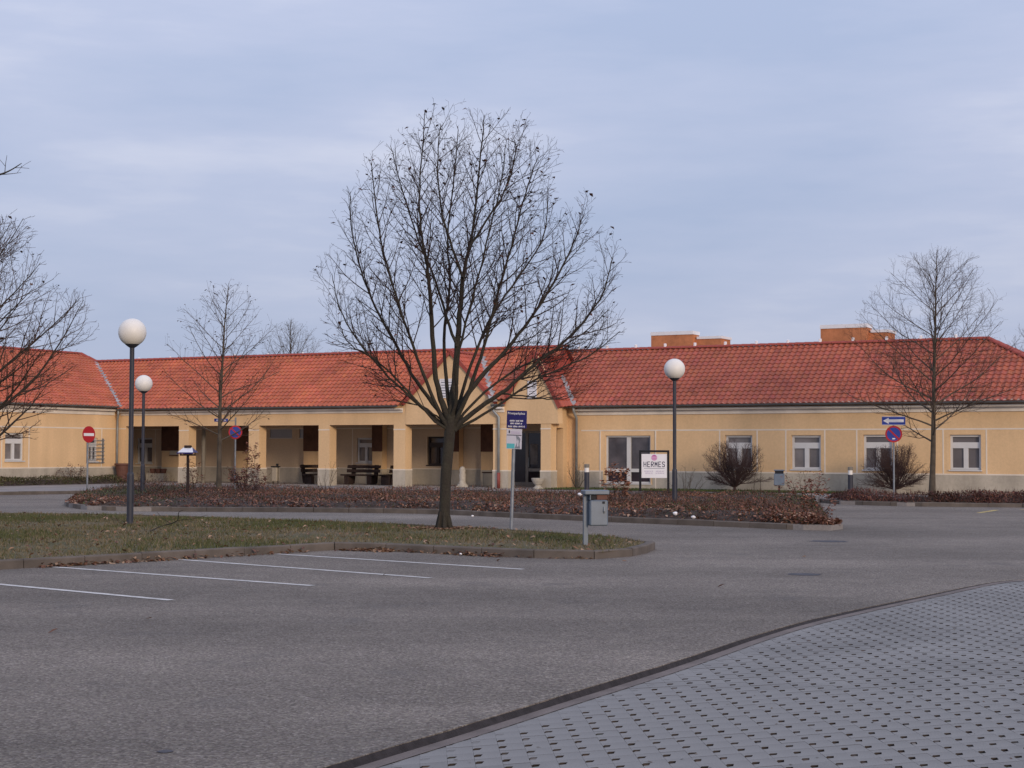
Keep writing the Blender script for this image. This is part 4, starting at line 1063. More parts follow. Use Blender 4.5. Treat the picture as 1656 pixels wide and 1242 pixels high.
# bigger curled dead leaves along the front of the bed
rl = random.Random(21); bl = MB()
for k in range(6500):
    f = rl.random(); i = int(f * (len(bed_front) - 1)); p = bed_front[i].lerp(bed_front[i + 1], f * (len(bed_front) - 1) - i)
    off = rl.uniform(.12, 1.1); x, y = p.x, p.y + off
    if noise.noise((x * .9, y * .9, 0)) < .02 and rl.random() < .85: continue
    z = bed_top(x, y) * rl.uniform(.55, 1.02) + .01
    dead_leaf(bl, Vector((x, y, z)), rl.uniform(.03, .075), [(.24, .115, .072), (.32, .17, .11), (.17, .075, .05), (.37, .24, .17), (.13, .055, .04), (.21, .09, .06)], rl)
tag(bl.build('bed_leaves', M['leaf'], kind='stuff'), 'curled brown leaves caught along the front of the planting bed', 'leaves')
h2_poly = inset([Vector((p.x, p.y, 0)) for p in [G(1326, 811, .0)] + h2_front[1:] + [h2_front[-1] + Vector((.3, 2.6, 0)), G(1656, 812, .13), G(1467, 811, .13), G(1340, 806, .13)]], .10)
bed_mass('low_hedge', h2_poly, lambda x, y: .38 + .07 * noise.noise((x * .8, y, 1)), 26000, 'clipped low red-brown hedge along the right road edge', [(.085, .030, .028), (.115, .042, .034), (.06, .024, .024), (.14, .058, .04), (.18, .08, .05)], .02, .045, None, 4, .5)
def wbl(xl, yl): return BM @ Vector((xl, yl, 0))
wh_poly = [wbl(XC + .15, YW0), wbl(XC + 1.9, YW0), wbl(XC + 1.9, -1.6), wbl(XC + .15, -.4)]
wh_poly = [wbl(XC + 1.9, YW0), wbl(XC + 1.9, -1.2), wbl(XC + .25, -.6), wbl(XC + .25, YW0)]
bed_mass('green_hedge', wh_poly, lambda x, y: .36 + .12 * noise.noise((x * .7, y * .7, 1)), 15000, 'low green and brown hedge along the foot of the left wing', [(.075, .08, .03), (.06, .065, .025), (.11, .075, .04), (.09, .085, .035), (.05, .05, .02)], .025, .06, None, 6, .5)
# grass strip and pale path before the right facade
gs_poly = [wbl(X(915, YR_), YR_ - 2.6), wbl(X(1400, YR_), YR_ - 2.0), wbl(X(1400, YR_), YR_ - .05), wbl(X(925, YR_), YR_ - .05)]
o = sheet('grass_strip', gs_poly, .136, M['grass_soil'])
pp_ = [G(1045, 800.5, .13), G(1325, 803.5, .13), G(1325, 798.5, .13), G(1045, 796.5, .13)]
sheet('path', pp_, .142, M['path'])
rs = random.Random(31); sg = MB(); gpp = [(p.x, p.y) for p in gs_poly]
k = 0
while k < 9000:
    x, y = rs.uniform(min(p[0] for p in gpp), max(p[0] for p in gpp)), rs.uniform(min(p[1] for p in gpp), max(p[1] for p in gpp))
    if not in_poly(x, y, gpp): continue
    k += 1; h = rs.uniform(.03, .10); a = rs.uniform(0, 6.28); wd = .014
    sg.face([(x - math.cos(a) * wd, y - math.sin(a) * wd, .13), (x + math.cos(a) * wd, y + math.sin(a) * wd, .13), (x + rs.uniform(-.03, .03), y + rs.uniform(-.03, .03), .13 + h)], colour_var(rs.choice([(.05, .085, .022), (.07, .10, .03), (.1, .1, .04)]), rs))
tag(sg.build('strip_grass', M['blade'], kind='stuff'), 'grass growing along the foot of the right facade', 'grass')

# ------------------------------------------------------------------ bare trees
class Tree:
    def __init__(s, seed): s.r = random.Random(seed); s.wood = MB(); s.twig = MB(); s.leaf = MB(); s.env = None; s.tips = []
    def branch(s, pts, r0, r1, lvl):
        n = len(pts); rad = [r0 + (r1 - r0) * (k / (n - 1)) ** .85 for k in range(n)]
        (s.wood if lvl <= 1 else s.twig).tube(pts, rad, (12, 8, 5, 4, 3)[min(lvl, 4)], cap=False)
        return rad
    def grow(s, p, d, L, r0, lvl, up, wob, step):
        pts = [p.copy()]; n = max(2, int(L / step)); d = d.normalized(); h = L / n
        for k in range(n):
            d = (d + Vector((s.r.gauss(0, wob), s.r.gauss(0, wob), s.r.gauss(0, wob))) + Z1 * up).normalized()
            p = p + d * h
            if s.env and not s.env(p) and k > 0: break
            pts.append(p.copy())
        return pts
    def shoots(s, pts, rad, lvl, maxl, cfg):
        # side shoots along a limb given as points
        if lvl > maxl: return
        c = cfg[lvl]; L = sum((b_ - a).length for a, b_ in zip(pts, pts[1:]))
        if L < .12: return
        n = max(1, int(L / c['gap'])); az = s.r.uniform(0, 6.28)
        seg = [(b_ - a).length for a, b_ in zip(pts, pts[1:])]
        for k in range(n):
            f = c['from'] + (1 - c['from']) * (k + s.r.random()) / n; t = f * L; i = 0
            while i < len(seg) - 1 and t > seg[i]: t -= seg[i]; i += 1
            q = pts[i].lerp(pts[i + 1], min(1, t / max(seg[i], 1e-6))); d = (pts[i + 1] - pts[i]).normalized()
            az += 2.4 + s.r.uniform(-.5, .5); a = d.orthogonal().normalized(); b_ = d.cross(a)
            an = c['ang'] + s.r.uniform(-.18, .18); side = a * math.cos(az) + b_ * math.sin(az)
            nd = d * math.cos(an) + side * math.sin(an)
            if nd.z < -.25: nd.z = abs(nd.z) * .3
            ln = c['len'] * (1.15 - .65 * f) * s.r.uniform(.6, 1.25)
            rr = min(rad[min(i, len(rad) - 1)] * .62, c['r']) * s.r.uniform(.8, 1.1)
            g = s.grow(q, nd, ln, rr, lvl, c['up'], c['wob'], c['step'])
            if len(g) < 2: continue
            rd = s.branch(g, rr, max(.0028, rr * .35), lvl)
            s.tips.append(g[-1])
            s.shoots(g, rd, lvl + 1, maxl, cfg)
    def finish(s, root, m_wood, m_twig, leaf_n=0, leafc=None, ls=.03):
        s.wood.build('trunk', m_wood, root, smooth=True)
        cr_ = s.twig.build('crown', m_twig, root)
        if leaf_n:
            for k in range(leaf_n):
                p = s.r.choice(s.tips) + Vector((s.r.gauss(0, .012), s.r.gauss(0, .012), s.r.gauss(-.015, .02))); dead_leaf(s.leaf, p, s.r.uniform(ls * .6, ls * 1.4), leafc, s.r)
            s.leaf.build('dry_leaves', M['leaf'], root, kind='stuff')
def curve_pts(pts, it=2):
    return smooth_line([Vector(p) for p in pts], it)
CFG = {2: dict(gap=.175, len=1.30, ang=.66, up=.075, wob=.07, step=.16, r=.016, **{'from': .30}),
       3: dict(gap=.135, len=.50, ang=.68, up=.05, wob=.10, step=.12, r=.0078, **{'from': .22}),
       4: dict(gap=.12, len=.18, ang=.80, up=.02, wob=.12, step=.08, r=.0045, **{'from': .25})}
# --- main tree on the grass island
TB = G(718, 856, .12); TY = TB.y
def T(px, py, dy=0.0): return PD(px, py, TY + dy)
root = thing('bare_tree', 'largest leafless tree, rounded crown, standing on the grass island', 'tree', (0, 0, 0))
t1 = Tree(101)
cx0, cy0 = T(765, 470).x, TY; czc = T(765, 470).z
def env1(p):
    dx, dy, dz = (p.x - cx0) / (3.1), (p.y - cy0) / 3.0, (p.z - czc)
    dz = dz / 4.0 if dz > 0 else dz / 3.1
    w_ = noise.noise((p.x * 1.3, p.y * 1.3, p.z * .6)) * .45
    return dx * dx + dy * dy + dz * dz < 1 + w_
t1.env = env1
trunk = curve_pts([TB + Vector((0, 0, -.1)), TB + Vector((.0, 0, .12)), T(719.5, 815), T(721, 770), T(725, 725), T(728, 692), T(730, 670)], 1)
nT = len(trunk); rad = [.20 if k == 0 else (.175 if k == 1 else .150) for k in range(nT)]
rad[-2:] = [.165, .145]; rad[2] = .162; rad[3] = .152
t1.wood.tube(trunk, [q * .74 for q in rad], 16, cap=False)
for k in range(7):
    an = k * 6.28 / 7 + .3; r_ = Vector((math.cos(an), math.sin(an), 0)); t1.wood.tube([TB + r_ * .09 + Z1 * .36, TB + r_ * .14 + Z1 * .06, TB + r_ * (.21 + .06 * math.sin(k * 3)) - Z1 * .05], [.025, .045, .018], 6, cap=False)
limbs = [  # (pixels, depth offsets at the tip, base radius)
    ([(728, 690), (714, 650), (704, 612), (697, 504), (694, 450), (689, 420), (679, 365), (677, 300), (688, 178)], -.3, .105),
    ([(729, 680), (734, 630), (740, 561), (744, 500), (748, 448), (759, 401), (767, 363), (777, 250), (784, 186)], .5, .125),
    ([(727, 690), (705, 660), (669, 612), (640, 556), (610, 505), (585, 445), (568, 380), (566, 308)], .6, .075),
    ([(727, 695), (712, 672), (686, 609), (668, 560), (640, 480), (617, 400), (606, 320), (600, 262)], -1.1, .07),
    ([(733, 690), (752, 640), (790, 595), (824, 561), (862, 510), (900, 450), (930, 390), (945, 345)], .7, .095),
    ([(733, 696), (768, 663), (814, 634), (858, 595), (905, 560), (950, 515), (982, 465), (990, 415)], -.6, .085),
    ([(731, 692), (750, 655), (770, 600), (790, 540), (806, 470), (830, 390), (852, 300), (872, 250)], -1.4, .075),
    ([(730, 685), (722, 620), (716, 540), (730, 460), (722, 380), (735, 290), (740, 205)], 1.5, .07),
    ([(731, 690), (745, 640), (772, 560), (800, 500), (845, 440), (884, 380), (886, 318)], 1.7, .065),
    ([(727, 697), (700, 672), (660, 640), (610, 590), (570, 540), (545, 490), (537, 445)], .2, .055),
    ([(738, 560), (720, 505), (700, 440), (672, 380), (648, 300), (632, 235)], 1.0, .05),
    ([(748, 450), (730, 395), (712, 340), (706, 260), (712, 200)], -.5, .045),
    ([(759, 401), (790, 352), (820, 305), (838, 240), (826, 224)], .3, .04),
    ([(727, 688), (740, 640), (735, 590), (752, 530), (770, 460), (790, 380), (812, 290), (818, 232)], -2.0, .06),
    ([(733, 697), (790, 668), (850, 622), (920, 590), (965, 570), (1003, 535)], .9, .05),
    ([(812, 636), (860, 642), (900, 648), (935, 640)], -.4, .028),
    ([(716, 682), (690, 660), (660, 650), (622, 648)], -.3, .03),
    ([(727, 700), (690, 668), (640, 610), (600, 575), (560, 555), (548, 520)], -1.2, .045),
    ([(731, 695), (760, 655), (825, 600), (880, 575), (940, 545), (985, 500)], 1.6, .05),
]
for px, tip, r0 in limbs:
    n = len(px); P = [T(a, c, tip * (k / (n - 1)) ** 1.1) for k, (a, c) in enumerate(px)]
    pts = curve_pts(P, 2); pts = [p + Vector((t1.r.gauss(0, .008), t1.r.gauss(0, .012), t1.r.gauss(0, .008))) for p in pts]
    r0 *= .80; rd = [r0 + (.006 - r0) * (k / (len(pts) - 1)) ** .70 for k in range(len(pts))]
    t1.wood.tube(pts, rd, 9, cap=False); t1.tips.append(pts[-1])
    t1.shoots(pts, rd, 2, 4, CFG)
t1.finish(root, M['bark'], M['twig'], 1000, [(.075, .028, .022), (.12, .048, .032), (.05, .022, .02)], .05)
print('tree1 faces', len(t1.twig.f), len(t1.wood.f))
# --- procedural trees with a leader
def leader_tree(name, label, base, top, halfw, seed, r0, fork_f, m_w, m_t, nlimb=16, cfg=None, leaf_n=0, leafc=None, maxl=4, lean=0.0, up0=.05, egg=.42, ls=.03, extra=None, an0=1.05):
    base, top = Vector(base), Vector(top); H = top.z - base.z; rt_ = thing(name, label, 'tree', (0, 0, 0)); t = Tree(seed)
    cz = base.z + H * (fork_f + (1 - fork_f) * egg)
    def env(p):
        ax = base.lerp(top, max(0, min(1, (p.z - base.z) / H))); dz = (p.z - cz); dz = dz / (top.z - cz + .1) if dz > 0 else dz / (cz - base.z - H * fork_f * .75)
        return ((p.x - ax.x) ** 2 + (p.y - ax.y) ** 2) / halfw ** 2 + dz * dz < 1 + .3 * noise.noise((p.x * 1.1, p.y * 1.1, p.z * 1.1 + seed))
    t.env = env
    n = 12; pts = []
    for k in range(n + 1):
        f = k / n; pts.append(base.lerp(top, f) + Vector((noise.noise((f * 3, seed, 0)) * .12 * f + lean * math.sin(f * 3.1), noise.noise((f * 3, seed, 5)) * .12 * f, -.1 if k == 0 else 0)))
    rd = [r0 * 1.25 if k == 0 else r0 * (1 - .93 * (k / n) ** .9) for k in range(n + 1)]
    t.wood.tube(smooth_line(pts, 1), [x for k in range(n) for x in ([rd[k]] if k == 0 else []) + [rd[k] * .75 + rd[k + 1] * .25, rd[k] * .25 + rd[k + 1] * .75]] + [rd[-1]], 10, cap=False)
    az = seed
    for k in range(nlimb):
        f = fork_f + (0.93 - fork_f) * (k + t.r.random() * .6) / nlimb; i = min(n - 1, int(f * n)); p = pts[i].lerp(pts[i + 1], f * n - i)
        az += 2.4 + t.r.uniform(-.4, .4); an = an0 - .55 * (f - fork_f) / (1 - fork_f)
        d = Vector((math.cos(az) * math.sin(an), math.sin(az) * math.sin(an), math.cos(an)))
        L = halfw * (1.45 - .75 * (f - fork_f) / (1 - fork_f)) * t.r.uniform(.8, 1.15); rr = max(.010, r0 * .33 * (1.15 - f))
        g = t.grow(p, d, L, rr, 1, up0, .05, .25)
        if len(g) < 3: continue
        rdd = t.branch(g, rr, .005, 1); t.tips.append(g[-1]); t.shoots(g, rdd, 2, maxl, cfg)
    if extra:
        t.env = None; g = curve_pts(extra, 2); rdd = t.branch(g, .03, .004, 1); t.shoots(g, rdd, 3, 4, cfg)
    t.shoots(pts[int(n * fork_f):], rd[int(n * fork_f):], 2, maxl, cfg)
    t.finish(rt_, m_w, m_t, leaf_n, leafc, ls); print(name, len(t.twig.f)); return rt_
CF2 = {2: dict(gap=.20, len=1.15, ang=.72, up=.07, wob=.09, step=.18, r=.016, **{'from': .2}),
       3: dict(gap=.16, len=.50, ang=.75, up=.05, wob=.11, step=.14, r=.008, **{'from': .2}),
       4: dict(gap=.18, len=.22, ang=.8, up=.03, wob=.12, step=.1, r=.005, **{'from': .3})}
# right tree in the hedge strip
b_ = G(1507, 806, .13); tp = PD(1515, 408, b_.y)
leader_tree('bare_tree', 'leafless tree with grey trunk rising from the low hedge on the right', b_, tp, 3.25, 12, .115, .22, M['bark_grey'], M['twig_warm'], 32, CF2, up0=.025, egg=.40, an0=1.2)
# young tree in the bed before the arcade
b_ = G(354, 800, .13); tp = PD(370, 458, b_.y)
leader_tree('bare_tree', 'slender leafless young tree with dry buds before the left arcade', b_, tp, 2.35, 23, .10, .24, M['bark_grey'], M['twig_warm'], 26, {2: dict(CF2[2], gap=.24, len=.95), 3: dict(CF2[3], gap=.20), 4: CF2[4]}, 420, [(.06, .035, .028), (.09, .055, .04)], lean=-.10, maxl=3, ls=.045, up0=.03, an0=1.15, egg=.40)
# tree cut by the left edge of the picture
b_ = G(-78, 862, .12); tp = PD(-72, 345, b_.y)
leader_tree('bare_tree', 'leafless tree cut off by the left edge of the picture', b_, tp, 2.95, 34, .15, .17, M['bark'], M['twig_warm'], 36, {2: dict(CFG[2], gap=.22, len=1.3), 3: dict(CFG[3], gap=.16), 4: dict(CFG[4], gap=.14)}, 420, [(.07, .032, .022), (.10, .05, .03)], egg=.27, ls=.045, an0=1.2)
# one more, further left and nearer, of which one twig shows high up
b_ = G(-330, 960, 0.12) if False else Vector((-8.9, 21.2, .1))
ex_ = [Vector((-8.95, 21.2, 4.2)), PD(-130, 330, 21.2), PD(-60, 296, 21.2), PD(-5, 284, 21.2), PD(15, 277, 21.2), PD(35, 264, 21.2)]
leader_tree('bare_tree', 'tall leafless tree left of the picture, only one twig tip showing high up', b_, Vector((-9.0, 21.2, 8.2)), 1.5, 47, .14, .25, M['bark'], M['twig'], 14, CF2, maxl=3, extra=ex_)
# trees behind the roof
b_ = PD(470, 700, 105); b_.z = 0; tp = PD(470, 520, 105)
leader_tree('bare_tree', 'far leafless treetop showing above the arcade roof', b_, tp, 3.4, 55, .16, .3, M['bark_grey'], M['bark_grey'], 26, {2: dict(CF2[2], r=.02), 3: dict(CF2[3], r=.012), 4: CF2[4]}, maxl=3)
b_ = PD(1662, 700, 110); b_.z = 0; tp = PD(1662, 532, 110)
leader_tree('bare_tree', 'far leafless treetop beyond the hipped roof end at the right edge', b_, tp, 2.2, 56, .16, .3, M['bark_grey'], M['bark_grey'], 14, {2: dict(CF2[2], r=.02), 3: dict(CF2[3], r=.012), 4: CF2[4]}, maxl=3)

# ------------------------------------------------------------------ shrubs
def shrub(name, label, base, hgt, halfw, nstem, seed, m, cfg, maxl=3, fork=.0, leaf_n=0, leafc=None, ls=.05, r0=.02, spread=1.0, cat='shrub'):
    base = Vector(base); rt_ = thing(name, label, cat, (0, 0, 0)); t = Tree(seed)
    cz = base.z + hgt * .58
    t.env = lambda p: ((p.x - base.x) ** 2 + (p.y - base.y) ** 2) / halfw ** 2 + ((p.z - cz) / (hgt * .45)) ** 2 < 1.0 + .5 * noise.noise((p.x * 1.7, p.y * 1.7, p.z * 1.7 + seed)) or p.z < base.z + hgt * .3
    for k in range(nstem):
        az = k * 2.4 + t.r.uniform(-.3, .3); an = spread * t.r.uniform(.15, 1.0)
        d = Vector((math.cos(az) * math.sin(an), math.sin(az) * math.sin(an), math.cos(an))); q = base + Vector((math.cos(az), math.sin(az), 0)) * .05 + Z1 * (fork * t.r.uniform(.6, 1) - .03)
        g = t.grow(q, d, hgt * t.r.uniform(.85, 1.2), r0, 1, .03, .07, .10)
        if len(g) < 2: continue
        rd = [r0 * (1 - .8 * i / (len(g) - 1)) for i in range(len(g))]; t.twig.tube(g, rd, 5, cap=False); t.tips.append(g[-1]); t.shoots(g, rd, 2, maxl, cfg)
    if fork:
        t.wood.tube([base - Z1 * .05, base + Z1 * fork * .5, base + Z1 * fork], [r0 * 4, r0 * 3, r0 * 2.6], 8)
        t.wood.build('stem', m, rt_, smooth=True)
    t.twig.build('branches', m, rt_)
    if leaf_n:
        src = [p for p in t.tips]
        for k in range(leaf_n):
            p = t.r.choice(src) + Vector((t.r.gauss(0, .05), t.r.gauss(0, .05), t.r.gauss(-.05, .06)))
            dead_leaf(t.leaf, p, t.r.uniform(ls * .7, ls * 1.3), leafc, t.r)
        t.leaf.build('dry_leaves', M['leaf'], rt_, kind='stuff')
    return rt_
CS = {2: dict(gap=.07, len=.46, ang=.55, up=.02, wob=.10, step=.08, r=.009, **{'from': .2}), 3: dict(gap=.06, len=.22, ang=.7, up=.02, wob=.12, step=.06, r=.005, **{'from': .2}), 4: dict(gap=.1, len=.1, ang=.6, up=0, wob=.1, step=.05, r=.004, **{'from': .3})}
CT = {2: dict(gap=.22, len=.35, ang=.5, up=.03, wob=.08, step=.1, r=.007, **{'from': .3}), 3: dict(gap=.2, len=.15, ang=.6, up=.02, wob=.1, step=.06, r=.004, **{'from': .3})}
def at_wall(px, dy): p = BM @ Vector((X(px, YR_ - dy), YR_ - dy, 0)); return Vector((p.x, p.y, .13))
LC = [(.22, .085, .05), (.17, .06, .04), (.27, .12, .075), (.13, .05, .035)]
shrub('round_shrub', 'round leafless shrub under the first small window of the right facade', at_wall(1188, 1.7), 2.05, 1.32, 46, 61, M['twig_red'], CS, 3, fork=.36, r0=.018, spread=1.5)
shrub('round_shrub', 'round leafless shrub behind the blue and red no-stopping sign on the right', at_wall(1447, 1.6), 1.95, 1.42, 46, 62, M['twig_red'], CS, 3, fork=.34, r0=.018, spread=1.5)
shrub('bare_shrub', 'thin leafless shrub in front of the downpipe beside the entrance', at_wall(934, 1.1), 1.35, .62, 13, 63, M['bark_grey'], CT, 3, r0=.014)
shrub('bare_shrub', 'small leafless shrub right of the middle globe lamp', G(1110, 808, .13), 1.15, .75, 9, 64, M['bark_grey'], CT, 3, r0=.010)
shrub('bare_shrub', 'leafless twigs sprouting before the third arcade pillar', G(527, 797, .13), 1.25, .7, 9, 65, M['bark_grey'], CT, 3, r0=.010)
shrub('bare_shrub', 'pale leafless twigs at the right end of the planting bed', G(1300, 826, .13), 1.15, .75, 12, 66, M['bark_grey'], CT, 3, r0=.010, leaf_n=160, leafc=LC, ls=.05)
shrub('sapling', 'single thin leafless sapling between the round shrub and the grey box', G(1224, 812, .13), 1.9, .25, 2, 67, M['bark_grey'], CT, 3, r0=.012, spread=.2)
shrub('leafy_shrub', 'russet shrub holding its dry leaves before the second arcade pillar', G(395, 799, .13), 2.15, .62, 12, 68, M['twig'], CT, 3, r0=.014, leaf_n=900, leafc=LC, ls=.055, spread=.7)
shrub('leafy_shrub', 'small russet shrub with dry leaves behind the bird feeder', G(311, 800, .13), 1.35, .4, 6, 69, M['twig'], CT, 3, r0=.010, leaf_n=170, leafc=LC, ls=.055, spread=.6)
shrub('leafy_shrub', 'rust coloured leafy plant before the tall window', G(998, 815, .13), 1.25, .55, 8, 70, M['twig'], CT, 3, r0=.010, leaf_n=300, leafc=[(.30, .12, .06), (.24, .09, .05), (.34, .17, .1)], ls=.07, spread=.9)
shrub('leafy_shrub', 'russet tuft at the front right corner of the planting bed', G(1318, 842, .13), 1.0, .5, 8, 71, M['twig'], CT, 3, r0=.008, leaf_n=260, leafc=LC, ls=.05, spread=.9)
shrub('dry_bush', 'dry brown bush over the hedge of the left wing', BM @ Vector((XC + 1.0, wy(95), .13)), .95, .9, 20, 72, M['twig'], CT, 3, r0=.008, leaf_n=420, leafc=[(.22, .12, .075), (.16, .085, .05)], ls=.04, spread=1.2)
shrub('dry_bush', 'dark tangled bush between young tree and left lamps', G(400, 806, .13), 1.0, 1.5, 24, 73, M['twig_red'], CT, 3, r0=.008, leaf_n=300, leafc=[(.12, .05, .04), (.08, .035, .03)], ls=.04, spread=1.25)
shrub('dry_bush', 'low brown bush at the foot of the slim rear lamp', G(236, 802, .13), .95, 1.3, 18, 74, M['twig_red'], CT, 3, r0=.008, leaf_n=260, leafc=[(.14, .06, .045), (.09, .045, .03)], ls=.04, spread=1.25)

# ------------------------------------------------------------------ globe lamps
def lamp(px, top_px, base, label, dia=.6):
    base = Vector(base); r = thing('globe_lamp', label, 'street lamp', base, 0, 'globe lamps of the car park')
    zt = PD(px, top_px, base.y).z - base.z; R_ = dia / 2; zg = zt - R_
    p = MB(); zb = zg - R_ * .92
    p.lathe([(.072, -.15), (.072, 1.05), (.068, 1.09), (.052, 1.12), (.050, zb)], 20); p.build('pole', M['lamp_pole'], r, smooth=False)
    h = MB(); h.lathe([(.055, zb - .06), (.10, zb - .03), (.155, zb + .015), (.150, zb + .06)], 24); h.build('collar', M['lamp_pole'], r)
    d = MB(); d.box(.066, .076, -.04, .04, .45, .85); d.build('service_door', M['lamp_pole'], r)
    g = MB(); prof = [(R_ * math.sin(a), zg - R_ * math.cos(a)) for a in [math.pi * (k + .001) / 28 for k in range(2, 28)] + [math.pi * .999]]
    g.lathe(prof, 40); g.build('globe', M['globe'], r, smooth=True)
lamp(211.5, 515, G(210, 848, .12), 'tall globe lamp standing on the grass island, nearest and leftmost', .60)
p = PD(231, 740, 55.7); lamp(231.5, 606.5, (p.x, p.y, .12), 'globe lamp just right of and behind the nearest one')
p = PD(1091, 740, 45.9); lamp(1091.5, 580, (p.x, p.y, .12), 'globe lamp in front of the right facade beside the white board sign')

# ------------------------------------------------------------------ signs
def disc(bb, r, y, z, n=36, y2=None, sx=1.0):
    y2 = y + .004 if y2 is None else y2
    a = [(r * sx * math.cos(2 * math.pi * k / n), y, z + r * math.sin(2 * math.pi * k / n)) for k in range(n)]
    c = [(p[0], y2, p[2]) for p in a]; bb.face(a); bb.face(list(reversed(c)))
    for k in range(n): bb.face([a[k], c[k], c[(k + 1) % n], a[(k + 1) % n]])
def ring(bb, r1, r0, y, y2, z, n=36):
    for k in range(n):
        a, c = 2 * math.pi * k / n, 2 * math.pi * (k + 1) / n
        P = lambda r, an, yy: (r * math.cos(an), yy, z + r * math.sin(an))
        bb.face([P(r0, a, y), P(r1, a, y), P(r1, c, y), P(r0, c, y)]); bb.face([P(r1, a, y), P(r1, a, y2), P(r1, c, y2), P(r1, c, y)]); bb.face([P(r0, a, y2), P(r0, a, y), P(r0, c, y), P(r0, c, y2)])
def post(bb, h, r=.032): bb.tube([(0, .035, -.1), (0, .035, h)], r, 12)
def no_stopping(r, z, root):
    d = MB(); disc(d, r, -.012, z, y2=-.004); o = d.build('no_stopping_plate', M['sign_blue'], root)
    g = MB(); ring(g, r, r * .80, -.016, -.0125, z); g.build('red_ring', M['sign_red'], o)
    b2 = MB(); mt = Matrix.Translation((0, 0, z)) @ Matrix.Rotation(R(45), 4, 'Y'); b2.box(-r * .80, r * .80, -.0155, -.0125, -r * .10, r * .10, mt); b2.build('red_bar', M['sign_red'], o)
    return o
def mirror_bar(): pass
def sign_at(px, base_py, z0, name, label, turn=0.0, Y=None):
    b_ = G(px, base_py, z0) if Y is None else PD(px, base_py, Y); b_.z = z0
    return thing(name, label, 'sign', b_, face_cam_rz(b_) + turn), b_
# right: one-way arrow over no-stopping disc
r, b_ = sign_at(1446, 805, .13, 'traffic_sign', 'blue one-way arrow above a no-stopping disc before the right facade', R(4))
zz = lambda px, py: PD(px, py, b_.y).z - .13
mpx = b_.y / F
p = MB(); post(p, zz(1446, 676)); p.build('post', M['galv'], r)
no_stopping(13.5 * mpx, zz(1443, 702), r)
w_, h_ = 18.5 * mpx, 7 * mpx; zc_ = zz(1444, 680.5)
q = MB(); q.bevbox(-w_, w_, -.012, -.004, zc_ - h_, zc_ + h_, .003); pl = q.build('one_way_plate', M['sign_blue'], r)
def flatpoly(pts, y, y2, m, name, parent):
    bb = MB(); bb.face([(a, y, c) for a, c in pts]); bb.face([(a, y2, c) for a, c in reversed(pts)])
    n_ = len(pts)
    for k in range(n_): a, c = pts[k], pts[(k + 1) % n_]; bb.face([(a[0], y, a[1]), (a[0], y2, a[1]), (c[0], y2, c[1]), (c[0], y, c[1])])
    o = bb.build(name, m, parent); clip_ngon(o); return o
flatpoly([(-w_ * .90, zc_), (-w_ * .42, zc_ + h_ * .72), (-w_ * .42, zc_ + h_ * .33), (w_ * .86, zc_ + h_ * .33), (w_ * .86, zc_ - h_ * .33), (-w_ * .42, zc_ - h_ * .33), (-w_ * .42, zc_ - h_ * .72)], -.0155, -.0125, M['sign_white'], 'arrow', pl)
bb = MB()
for a0, a1, c0, c1 in ((-w_ * .99, w_ * .99, zc_ + h_ * .90, zc_ + h_ * .985), (-w_ * .99, w_ * .99, zc_ - h_ * .985, zc_ - h_ * .90)): bb.box(a0, a1, -.0150, -.0125, c0, c1)
bb.build('white_rim', M['sign_white'], pl)
bb = MB(); bb.box(-.05, .05, -.018, -.0165, zz(1443, 710.5), zz(1443, 708.5)); bb.build('white_sticker', M['sign_white'], r)
# left: no entry
r, b_ = sign_at(142, 801, .13, 'traffic_sign', 'round red no-entry sign with white bar on a thin post at the left', R(42))
zz = lambda px, py: PD(px, py, b_.y).z - .13
mpx = b_.y / F
p = MB(); post(p, zz(142, 695)); p.build('post', M['galv'], r)
rad_ = 13.4 * mpx; zc_ = zz(143, 702.5)
q = MB(); disc(q, rad_, -.012, zc_, y2=-.004); pl = q.build('no_entry_plate', M['sign_red'], r)
bb = MB(); bb.box(-rad_ * .80, rad_ * .80, -.0155, -.0125, zc_ - rad_ * .19, zc_ + rad_ * .15); bb.build('white_bar', M['sign_white'], pl)
# before the arcade: no stopping behind the young tree with a small blue plate
r, b_ = sign_at(375, 800, .13, 'traffic_sign', 'no-stopping disc half behind the young tree, small blue plate above', R(-6))
b_.y += .6; r.location.y += .6; zz = lambda px, py: PD(px, py, b_.y).z - .13
mpx = b_.y / F
p = MB(); post(p, zz(374, 675), .03); p.build('post', M['galv'], r)
no_stopping(11 * mpx, zz(374, 699), r)
q = MB(); q.bevbox(-34 * mpx, -12 * mpx, -.012, -.004, zz(352, 682), zz(352, 677), .003); pl = q.build('small_plate', M['sign_blue'], r)
bb = MB(); bb.box(-31 * mpx, -15 * mpx, -.0155, -.0125, zz(352, 680.2), zz(352, 678.8)); bb.build('white_stroke', M['sign_white'], pl)
bb = MB(); bb.box(-12 * mpx, 0, .0, .02, zz(352, 681), zz(352, 680)); bb.build('bracket', M['galv'], r)
